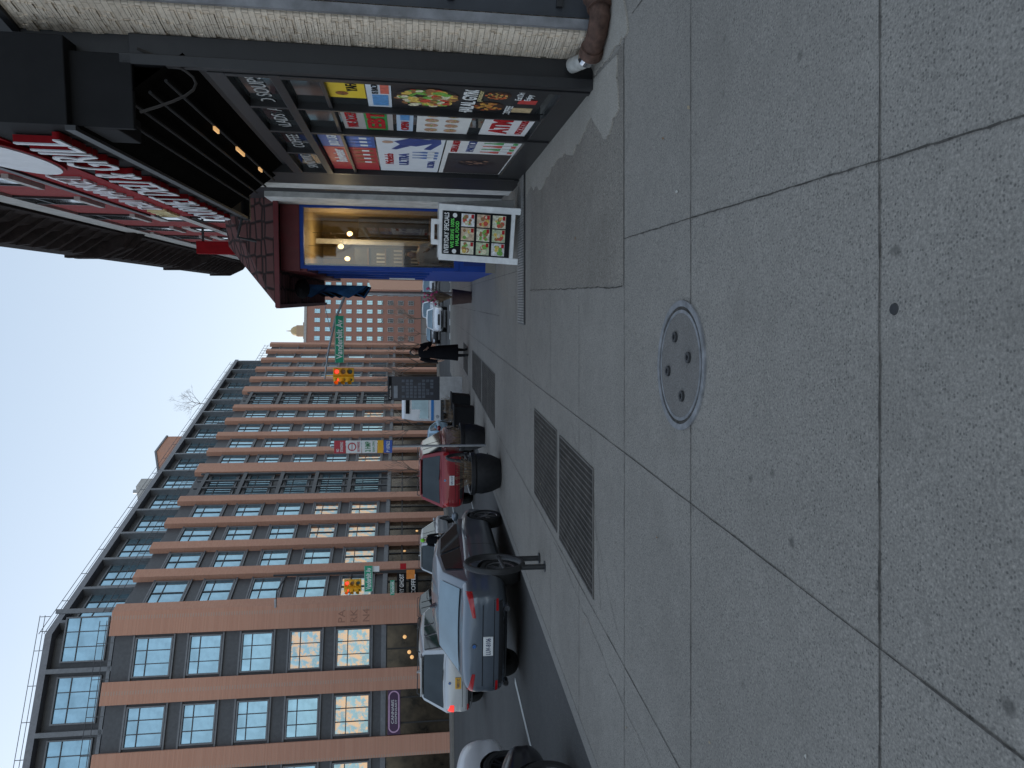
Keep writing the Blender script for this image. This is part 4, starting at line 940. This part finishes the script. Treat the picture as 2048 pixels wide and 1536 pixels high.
    for ya in axles:
        for sd in (-1,1):
            xo=sd*(W-.02); xi=sd*(W-.23)
            wh=bpy.data.objects.new('wheel',None); COL.objects.link(wh); wh.parent=rt; wh.location=(0,ya,wr); wh.empty_display_size=.1
            prof=[(xi,wr*.62),(xi,wr*.95),(xi+sd*.03,wr),(xo-sd*.03,wr),(xo,wr*.95),(xo,wr*.76),(xo-sd*.02,wr*.72)]
            mb=MB(); mb.loft([[(px,pr_*math.cos(k*math.pi/16),pr_*math.sin(k*math.pi/16)) for k in range(32)] for px,pr_ in prof],caps=False); mb.obj('tyre',wh,mTyre,smooth=True)
            mb=MB(); xr=xo-sd*.03
            mb.disc((xr-sd*.06,0,0),(0,1,0),(0,0,1),wr*.70,28,1)
            rgs=[]
            for px,pr_ in ((xr,wr*.75),(xr+sd*.012,wr*.72),(xr,wr*.68),(xr-sd*.06,wr*.67)): rgs.append([(px,pr_*math.cos(k*math.pi/16),pr_*math.sin(k*math.pi/16)) for k in range(32)])
            mb.loft(rgs,0,caps=False)
            for k in range(10):
                a=k*2*math.pi/10+(.12 if k%2 else -.12)
                c1=Vector((0,math.cos(a),math.sin(a))); c2=Vector((0,-math.sin(a),math.cos(a)))
                p=[c1*wr*.1-c2*.02,c1*wr*.1+c2*.02,c1*wr*.70+c2*.014,c1*wr*.70-c2*.014]
                mb.loft([[(xr-sd*.03,q.y,q.z) for q in p],[(xr,q.y,q.z) for q in p]],0)
            mb.tube([(xr-sd*.04,0,0),(xr+sd*.008,0,0)],wr*.16,14,0)
            mb.obj('rim',wh,[rim or mRim,mBlackM])
    return rt
pGrey=paint('slate_grey_paint',(.15,.175,.205),.5,.6); pSil=paint('silver_paint',(.50,.51,.52),.5); pRed=paint('dark_red_paint',(.26,.012,.02),.4,.8); pWht=paint('white_car_paint',(.68,.69,.71),.05); pBlk=paint('black_car_paint',(.015,.016,.02)); pBlu=paint('light_blue_paint',(.16,.32,.45),.3)
mPG=M('gold_plate',(.75,.40,.04),.5,var=.05)
car('slate grey sedan parked at the kerb beside the bike rack',pGrey,-5.4,10.35,'sedan',4.85,.93,1.46,plate='LUV-8106',group='cars parked along the kerb')
car('silver sport utility vehicle with gold plate and lit brake lights',pSil,-9.95,17.2,'suv',4.7,.95,1.76,plate='T680312C',lit=True,platecol=mPG)
car('white sport utility vehicle in the travel lane with black wheels',pWht,-7.9,5.9,'suv',4.7,.95,1.75,hood=.12,rim=mRimD)
car('black sedan parked at the kerb behind the grey car',pBlk,-5.78,2.6,'sedan',4.8,.93,1.45,rim=mRimD,group='cars parked along the kerb')
car('dark red sport utility vehicle parked past the planters',pRed,-5.75,21.9,'suv',4.9,1.0,1.8,plate='HPK 4127',group='cars parked along the kerb')
car('silver pickup-like utility vehicle in the far lane',pSil,-13.0,34,'suv',4.8,.96,1.85,lit=True)
car('dark blue wagon with lit brake lights waiting in the far lane',pBlk,-15.2,30.5,'suv',4.8,.95,1.9,lit=True)
car('light blue sedan in the avenue',pBlu,-7.8,36,'sedan',4.6,.9,1.45,flip=True)
for k,(r,s,p,kd,lb) in enumerate(((-.9,60,pWht,'suv','white van driving along the far avenue'),(-1.4,50,pWht,'sedan','white sedan crossing far avenue'),(1.4,75,pSil,'suv','silver car on the far avenue'),(-3.5,70,pBlk,'sedan','dark sedan on the far avenue'),(3.0,88,pWht,'suv','white car at the end of the avenue'))):
    car(lb,p,r,s,kd,4.7,.92,1.8 if kd=='suv' else 1.45,flip=True)
TB=root('shuttle_bus','white shuttle bus with blue stripe and large windshield facing the crossing','bus',(*st(-6.9,46),gs(-6.9,46)-.12),(0,0,-PHI))
mb=MB(); mb.loft([[(-1.05,0,.35),(1.05,0,.35),(1.1,0,1.3),(1.08,.0,2.2),(.95,.12,2.95),(-.95,.12,2.95),(-1.08,0,2.2),(-1.1,0,1.3)],[(-1.1,.3,.35),(1.1,.3,.35),(1.12,.3,1.3),(1.1,.3,2.4),(1.0,.4,3.1),(-1.0,.4,3.1),(-1.1,.3,2.4),(-1.12,.3,1.3)],[(-1.1,7,.35),(1.1,7,.35),(1.12,7,1.3),(1.1,7,2.4),(1.0,7,3.1),(-1.0,7,3.1),(-1.1,7,2.4),(-1.12,7,1.3)]]); mb.obj('body',TB,pWht,bevel=.04)
mb=MB(); mb.face([(-.95,-.02,1.35),(.95,-.02,1.35),(.9,.06,2.45),(-.9,.06,2.45)]); mb.obj('windshield',TB,mCG,fix=False)
mb=MB(); mb.box(-1.06,1.06,-.03,0,1.0,1.18); mb.obj('blue_stripe',TB,M('bus_blue',(.02,.2,.55),.4))
mb=MB(); mb.box(-.6,.6,-.02,.1,2.6,2.85); mb.obj('destination_display',TB,mBlackM)
for sd in (-1,1):
    mb=MB(); mb.disc((sd*.8,-.02,.75),(1,0,0),(0,0,1),.12,16); mb.obj('headlight',TB,mHead,fix=False)
    mb=MB(); mb.box(sd*1.25-.08,sd*1.25+.08,-.1,-.02,1.7,2.1); mb.obj('side_mirror',TB,mBlack)
    for ya in (1.2,5.4):
        mb=MB(); mb.tube([(sd*.8,ya,.42),(sd*1.13,ya,.42)],.42,24); mb.obj('wheel',TB,mTyre)
mb=MB(); mb.box(-1.08,1.08,-.08,0,.35,.55); mb.obj('bumper',TB,mPlas)
# ---------------------------------------------------------------- planters
def stems(mb,cx,cy,z,n,sp,h,seed=0,mi=0):
    rn=random.Random(seed)
    for k in range(n):
        a=rn.uniform(0,6.28); q=sp*math.sqrt(rn.random()); hh=h*rn.uniform(.4,1); b_=rn.uniform(0,.45)*sp
        p0=(cx+q*math.cos(a)*.7,cy+q*math.sin(a)*.7,z); p2=(cx+(q+b_)*math.cos(a),cy+(q+b_)*math.sin(a),z+hh); p1=((p0[0]*.6+p2[0]*.4),(p0[1]*.6+p2[1]*.4),z+hh*.6)
        mb.tube([p0,p1,p2],[.004,.003,.0015],3,mi)
        if rn.random()<.25: mb.ell(p2,.01,.01,.022,5,4,mi)
def planter(r,Y,R_,h,seed,lab):
    x,y=rY(r,Y); rt=root('planter',lab,'planter',(x,y,gz(y)),group='planters along the kerb')
    pf=[(R_*.62,0),(R_*.72,.02),(R_*.9,h*.3),(R_,h*.62),(R_*.97,h*.82),(R_*1.04,h*.88),(R_*1.04,h),(R_*.9,h),(R_*.88,h*.85)]
    mb=MB(); mb.loft([[(a*math.cos(k*math.pi/14)*(1+.012*(k%2)),a*math.sin(k*math.pi/14)*(1+.012*(k%2)),z) for k in range(28)] for a,z in pf],caps=False); mb.obj('tub',rt,M('black_barrel',(.014,.014,.016),.6,var=.4,bmp=.5,scale=14),smooth=True)
    mb=MB(); mb.disc((0,0,h*.86),(1,0,0),(0,1,0),R_*.9,24); mb.obj('soil',rt,M('dark_soil',(.03,.024,.018),.95,bmp=.5),fix=False)
    mb=MB(); stems(mb,0,0,h*.84,110,R_*.7,.40,seed); mb.obj('dry_plants',rt,mTwig,fix=False)
planter(-3.40,13.8,.40,.60,1,'round black barrel planter with dry tan plants')
planter(-3.40,17.5,.34,.62,2,'black tub planter with dead stems beside a sign pole')
for (r,Y) in ((-3.5,21.3),(-3.4,23.2)):
    x,y=rY(r,Y); rt=root('square_planter','square dark wooden planter box','planter',(x,y,gz(y)),(0,0,-PHI),group='planters along the kerb')
    mb=MB(); mb.loft([[(-.28,-.28,0),(.28,-.28,0),(.28,.28,0),(-.28,.28,0)],[(-.33,-.33,.58),(.33,-.33,.58),(.33,.33,.58),(-.33,.33,.58)]]); mb.box(-.36,.36,-.36,.36,.58,.63); mb.obj('box',rt,mBlackM,bevel=.01)
    mb=MB(); stems(mb,0,0,.62,60,.25,.3,5); mb.obj('dry_plants',rt,mTwig,fix=False)
def rack(X,Y,az):
    rt=root('bike_rack','dark steel circular hoop bike rack on the sidewalk','bike rack',(X,Y,gz(Y)),(0,0,az),group='bike racks')
    R_=.36; zc=.98-R_
    n=36; rings=[]
    for k in range(n):
        a=k*2*math.pi/n; rr=[(.040*math.cos(q*math.pi/5),.034*math.sin(q*math.pi/5)) for q in range(10)]
        rings.append([(u,(R_+v)*math.cos(a),zc+(R_+v)*math.sin(a)) for u,v in rr])
    rings.append(rings[0]); mb=MB(); mb.loft(rings,caps=False); mb.obj('hoop',rt,mSteelD,smooth=True)
    for sd in (-1,1):
        yy=sd*.2; mb=MB(); mb.tube([(0,yy,-.02),(0,yy,zc-math.sqrt(R_*R_-yy*yy)+.02)],.034,10); mb.obj('leg',rt,mSteelD,smooth=True)
        mb=MB(); mb.tube([(0,yy,0),(0,yy,.012)],.07,16); mb.obj('foot_plate',rt,mSteelD)
    mb=MB(); mb.tube([(0,-R_+.02,zc-.1),(0,R_-.02,zc-.1)],.024,10); mb.obj('crossbar',rt,mSteelD,smooth=True)
rack(-2.28,8.8,rad(-1)); rack(-1.72,16.3,rad(-6))
# ---------------------------------------------------------------- parking sign pole
X,Y=-1.5,17.05
PKs=root('parking_sign_pole','steel pole with stacked parking regulation signs','sign',(X,Y,gz(Y)),(0,0,0),org=(0,0,gz(Y)))
z=gz(Y); mb=MB(); mb.tube([(0,0,z),(0,0,3.22)],.03,10); mb.obj('pole',PKs,mGalv,smooth=True)
def plate_(z0,z1,m,w_=.152): 
    mb=MB(); mb.box(-w_,w_,-.045,-.035,z0,z1); return mb.obj('sign_plate',PKs,m,bevel=.004)
mSgR=M('sign_red',(.5,.02,.04),.4,var=.05); mSgG=M('sign_green_ink',(.02,.25,.08),.4); mSgB=M('sign_blue',(.03,.1,.45),.4)
p=plate_(2.88,3.15,mSgR); txt('NO\nSTANDING',p,(0,-.048,3.02),CAMROT,(.24,.16),mWhite,bold=.02)
p=plate_(2.51,2.87,mWhite); txt('NO PARKING',p,(0,-.048,2.58),CAMROT,(.24,.06),mSgR,bold=.02)
mb=MB(); rg=[[(a*math.cos(k*math.pi/12),-.048,2.73+a*math.sin(k*math.pi/12)) for k in range(24)] for a in (.1,.075)]; mb.loft(rg,caps=False); mb.box(-.09,.09,-.049,-.047,2.722,2.738); mb.obj('symbol',p,mSgR,fix=False)
p=plate_(2.14,2.5,mWhite); txt('2 HMP',p,(0,-.048,2.36),CAMROT,(.24,.13),mSgG,bold=.02); txt('8AM-7PM',p,(0,-.048,2.22),CAMROT,(.24,.06),mSgG)
p=plate_(1.99,2.13,mSigY); 
p=plate_(1.78,1.98,mSgB); txt('P 107622',p,(0,-.048,1.88),CAMROT,(.26,.08),mWhite,bold=.02)
# ---------------------------------------------------------------- wayfinding kiosk
X,Y=-.17,27.8
KS=root('wayfinding_kiosk','tall wayfinding map pylon with dark panel and pale base','sign',(X,Y,gz(Y)),(0,0,0),org=(0,0,gz(Y)))
z=gz(Y)
mb=MB(); mb.box(-.47,.47,0,.14,z+.9,2.14); mb.obj('map_panel',KS,M('dark_panel',(.025,.03,.045),.25,var=.2),bevel=.01)
mb=MB(); mb.box(-.46,.46,.01,.13,z,z+.9); mb.obj('base',KS,M('brushed_steel_pale',(.5,.51,.52),.35,.5))
mb=MB(); mb.box(-.47,.47,-.004,0,1.98,2.1,0); mb.obj('header',KS,mBlackM)
txt('Fulton St',KS,(-.15,-.008,2.04),CAMROT,(.5,.07),mWhite)
mb=MB(); rn=random.Random(2)
for i in range(6):
    for j in range(8):
        if rn.random()<.85: mb.box(-.38+i*.125,-.38+i*.125+.10,-.006,0,.35+j*.16,.35+j*.16+.12)
mb.obj('map',KS,M('map_grey',(.10,.12,.15),.4,var=.5,scale=9))
mb=MB(); mb.box(-.38,.1,-.006,0,1.75,1.9); mb.obj('map_legend',KS,M('map_pale',(.3,.33,.36),.5))
# ---------------------------------------------------------------- traffic signals
def sighead(parent,x,y,z,rz=0):
    o0=ORG[parent.name]
    e=bpy.data.objects.new('signal_head',None); COL.objects.link(e); e.parent=parent; e.location=(x-o0[0],y-o0[1],z-o0[2]); e.rotation_euler=(0,0,rz); e.empty_display_size=.1
    mb=MB(); mb.box(-.19,.19,0,.2,-.5,.52); mb.obj('housing',e,mSigY,bevel=.02)
    for k,m in enumerate((mSigRed,mSigOff,M('signal_lens_green_off',(.02,.08,.05),.3))):
        zc=.34-.33*k; mb=MB(); mb.disc((0,-.012,zc),(1,0,0),(0,0,1),.105,18); mb.obj('lens',e,m,fix=False)
        mb=MB(); mb.loft([[(.14*math.cos(a*math.pi/10-.2),yy,zc+.14*math.sin(a*math.pi/10-.2)) for a in range(13)] for yy in (0,-.2)],caps=False,closed=False); mb.obj('visor',e,mSigY,fix=False)
    return e
def ssign(parent,x,y,z,w_,h_,t):
    mb=MB(); mb.box(x-w_/2,x+w_/2,y,y+.03,z-h_/2,z+h_/2,0); p=mb.obj('street_name_sign',parent,mGreen,bevel=.01)
    mb=MB()
    for (a,b_,c,d_) in ((x-w_/2+.02,x+w_/2-.02,z+h_/2-.035,z+h_/2-.02),(x-w_/2+.02,x+w_/2-.02,z-h_/2+.02,z-h_/2+.035)): mb.box(a,b_,y-.004,y,c,d_)
    mb.obj('border',p,mWhite); txt(t,p,(x,y-.006,z),CAMROT,(w_*.84,h_*.66),mWhite,bold=.02)
Y=36
T1=root('traffic_signal_mast','traffic signal on a long mast arm with green street name sign','traffic light',(4.6,Y,gz(Y)),org=(4.6,Y,gz(Y)))
mb=MB(); mb.tube([(4.6,Y,gz(Y)),(4.6,Y,6.2)],[.13,.09],12); mb.obj('pole',T1,mGalv,smooth=True)
mb=MB(); mb.tube([(4.6,Y,4.4),(3.2,Y,4.95),(1.5,Y,5.3),(.25,Y,5.45)],[.07,.06,.05,.04],10); mb.tube([(4.6,Y,5.6),(2.6,Y,5.15)],.02,6); mb.obj('mast_arm',T1,mGalv,smooth=True)
sighead(T1,.62,Y-.2,4.5); sighead(T1,.22,Y-.15,4.5,rz=rad(-50)); 
mb=MB(); mb.tube([(.42,Y,5.4),(.42,Y,4.9)],.03,8); mb.obj('hanger',T1,mSigY)
ssign(T1,2.25,Y-.1,4.72,2.36,.46,'Vanderbilt Av')
Y=43; X=-11.4
T2=root('traffic_signal_pole','signal pole at the far corner with yellow signals and small signs','traffic light',(X,Y,gz(Y)),org=(X,Y,gz(Y)))
mb=MB(); mb.tube([(X,Y,gz(Y)),(X,Y,9.2)],[.11,.06],10); mb.tube([(X,Y,8.4),(X-.9,Y,9.0),(X-1.8,Y,9.1)],[.05,.04,.03],8); mb.tube([(X,Y,4.6),(X-1.2,Y,4.8)],.04,8);mb.obj('pole',T2,mSteelD,smooth=True)
sighead(T2,X-.55,Y-.2,4.55); sighead(T2,X-1.0,Y-.15,4.55,rz=rad(-40))
ssign(T2,X-.3,Y-.3,3.62,1.55,.5,'Vanderbilt Av')
ssign(T2,X-.9,Y-.3,2.2,.9,.26,'Vanderbilt')
for (x,z,w_,h_,m) in ((X+.25,3.2,.34,.45,mWhite),(X+.35,1.55,.36,.36,mRed),(X-.15,1.1,.55,.5,mOrange)):
    mb=MB(); mb.box(x-w_/2,x+w_/2,Y-.22,Y-.2,z-h_/2,z+h_/2); mb.obj('sign_plate',T2,m)
mb=MB(); mb.box(X-1.9,X-1.4,Y-.1,Y+.1,9.02,9.14); mb.obj('street_luminaire',T2,mGalv,bevel=.03)
# ---------------------------------------------------------------- people
def person(label,loc,rz,h,coat,trou,hairm,long=True,walk=.12,arm='bent',group=None):
    rt=root('person',label,'person',loc,(0,0,rz),group); k=h/1.7
    V=[];Ed=[];R=[]
    def v(p,r,par=None):
        V.append((p[0]*k,p[1]*k,p[2]*k)); R.append(r*k)
        if par is not None: Ed.append((par,len(V)-1))
        return len(V)-1
    pel=v((0,0,.92),.13); sp=v((0,.0,1.1),.115,pel); chs=v((0,0,1.3),.135,sp); nk=v((0,.0,1.44),.055,chs); hd0=v((0,.01,1.50),.05,nk)
    hd=v((0,.02,1.57),.085,hd0); ht=v((0,.01,1.64),.075,hd)
    for sd in (-1,1):
        st_=walk*sd
        hp=v((sd*.09,0,.86),.095,pel); kn=v((sd*.10,st_*.6+.02,.47),.06,hp); an=v((sd*.10,st_*1.2-.02,.09),.04,kn); to=v((sd*.11,st_*1.2+.12,.035),.035,an)
        sh=v((sd*.17,0,1.37),.06,chs)
        if arm=='bent' and sd<0:
            el=v((sd*.25,.02,1.1),.042,sh); wr_=v((sd*.10,.22,1.18),.028,el); pm_=v((sd*.05,.28,1.22),.028,wr_); dirs=(.25,.4,.88)
        else:
            el=v((sd*.24,-.03,1.1),.042,sh); wr_=v((sd*.26,.05,.87),.028,el); pm_=v((sd*.26,.07,.80),.028,wr_); dirs=(0,.2,-1)
        D_=Vector(dirs).normalized(); base=Vector([c/k for c in V[pm_]])
        for q,(dx,ln) in enumerate(((-.027,.065),(-.009,.075),(.009,.07),(.027,.055))):
            a=v(base+Vector((0,dx,0))+D_*.03,.0095,pm_); b_=v(base+Vector((0,dx,0))+D_*(.03+ln*.55)+Vector((-sd*.008,.01,0)),.0085,a); v(base+Vector((0,dx,0))+D_*(.03+ln)+Vector((-sd*.025,.01,0)),.0075,b_)
        a=v(base+Vector((-sd*.02,.03,0)),.01,wr_); v(base+Vector((-sd*.03,.045,0))+D_*.03,.009,a)
    me=bpy.data.meshes.new('body'); me.from_pydata(V,Ed,[]); ob=bpy.data.objects.new('body',me); COL.objects.link(ob); ob.parent=rt
    md=ob.modifiers.new('k','SKIN'); md.use_smooth_shade=True
    for i,sv in enumerate(me.skin_vertices[0].data): sv.radius=(R[i],R[i]); sv.use_root=(i==0)
    md=ob.modifiers.new('s','SUBSURF'); md.levels=2; md.render_levels=2
    bpy.context.view_layer.update(); me=apply_mods(ob); me.materials.clear(); me.materials.append(mSkin); me.materials.append(trou); me.materials.append(mBlackM)
    for p in me.polygons:
        z=p.center.z/k; p.material_index=2 if z<.1 else (1 if z<.95 and abs(p.center.x)<.2*k else 0); p.use_smooth=True
    prof=[(1.455,.07,.06,0),(1.42,.15,.09,0),(1.37,.205,.115,0),(1.25,.20,.135,0),(1.08,.17,.13,0),(.95,.19,.15,0),(.75,.21,.17,0),(.55,.22,.18,0)]+([(.36,.235,.19,0),(.30,.235,.19,0)] if long else [])
    if not long: prof=prof[:6]
    mb=MB(); mb.loft([[(a*k*math.cos(q*math.pi/10)*(1+.03*math.sin(q*3+z*7)),b_*k*math.sin(q*math.pi/10)*(1+.03*math.cos(q*2+z*9)),z*k) for q in range(20)] for z,a,b_,_ in prof],caps=False)
    for sd in (-1,1):
        if arm=='bent' and sd<0: pth=[(sd*.16,0,1.38),(sd*.22,0,1.25),(sd*.255,.02,1.09),(sd*.19,.12,1.13),(sd*.11,.21,1.18)]
        else: pth=[(sd*.16,0,1.38),(sd*.215,-.01,1.25),(sd*.245,-.03,1.1),(sd*.255,.01,.98),(sd*.262,.04,.89)]
        mb.tube([tuple(c*k for c in p) for p in pth],[.075*k,.07*k,.06*k,.052*k,.046*k],12)
    mb.obj('coat',rt,coat,smooth=True)
    mb=MB(); mb.ell((0,-.012*k,1.605*k),.092*k,.10*k,.105*k,14,9)
    if long:
        for sd in (-1,1): mb.tube([(sd*.075*k,0,1.62*k),(sd*.09*k,-.01*k,1.5*k),(sd*.08*k,.02*k,1.36*k)],[.04*k,.04*k,.02*k],8)
    mb.obj('hair',rt,hairm,smooth=True)
    mb=MB(); mb.ell((0,.045*k,1.575*k),.068*k,.066*k,.092*k,14,10,0)
    mb.tube([(0,.105*k,1.59*k),(0,.128*k,1.562*k)],[.009*k,.015*k],6,0)
    for sd in (-1,1): mb.ell((sd*.027*k,.104*k,1.592*k),.012*k,.008*k,.007*k,8,5,1); mb.ell((sd*.072*k,.03*k,1.575*k),.012*k,.02*k,.03*k,8,5,0)
    mb.ell((0,.106*k,1.532*k),.022*k,.007*k,.007*k,8,5,2)
    mb.obj('face',rt,[mSkin,mBlackM,M('lips',(.35,.1,.09),.5)],smooth=True,fix=False)
    return rt
Y=24.0
px=24.0*((831-768)/1400)/.998
W1=person('woman in long black coat walking while holding a phone',(px,Y,gz(Y)),math.pi+.1,2.0,mCoat,mBlackM,mHair)
PHN=root('phone','dark mobile phone held in her hand','phone',(px+.06,Y-.36,gz(Y)+1.46),(rad(30),0,.1))
mb=MB(); mb.box(-.037,.037,-.005,.005,-.075,.075); mb.obj('case',PHN,mBlackM,bevel=.004)
x,y=st(1.0,16.25)
person('shop worker in white shirt behind the window',(x,y,-.25),math.pi,1.72,M('white_cotton',(.7,.7,.68),.9),mBlackM,mHair,long=False,walk=0,arm='bent')
x,y=st(-11.6,33)
person('cyclist in black jacket with bright green helmet',(x,y,gz(y)-.12),0,1.8,mCoat,mBlackM,M('hi_vis_green',(.25,.75,.05),.7),long=False)
print('done',len(bpy.data.objects))
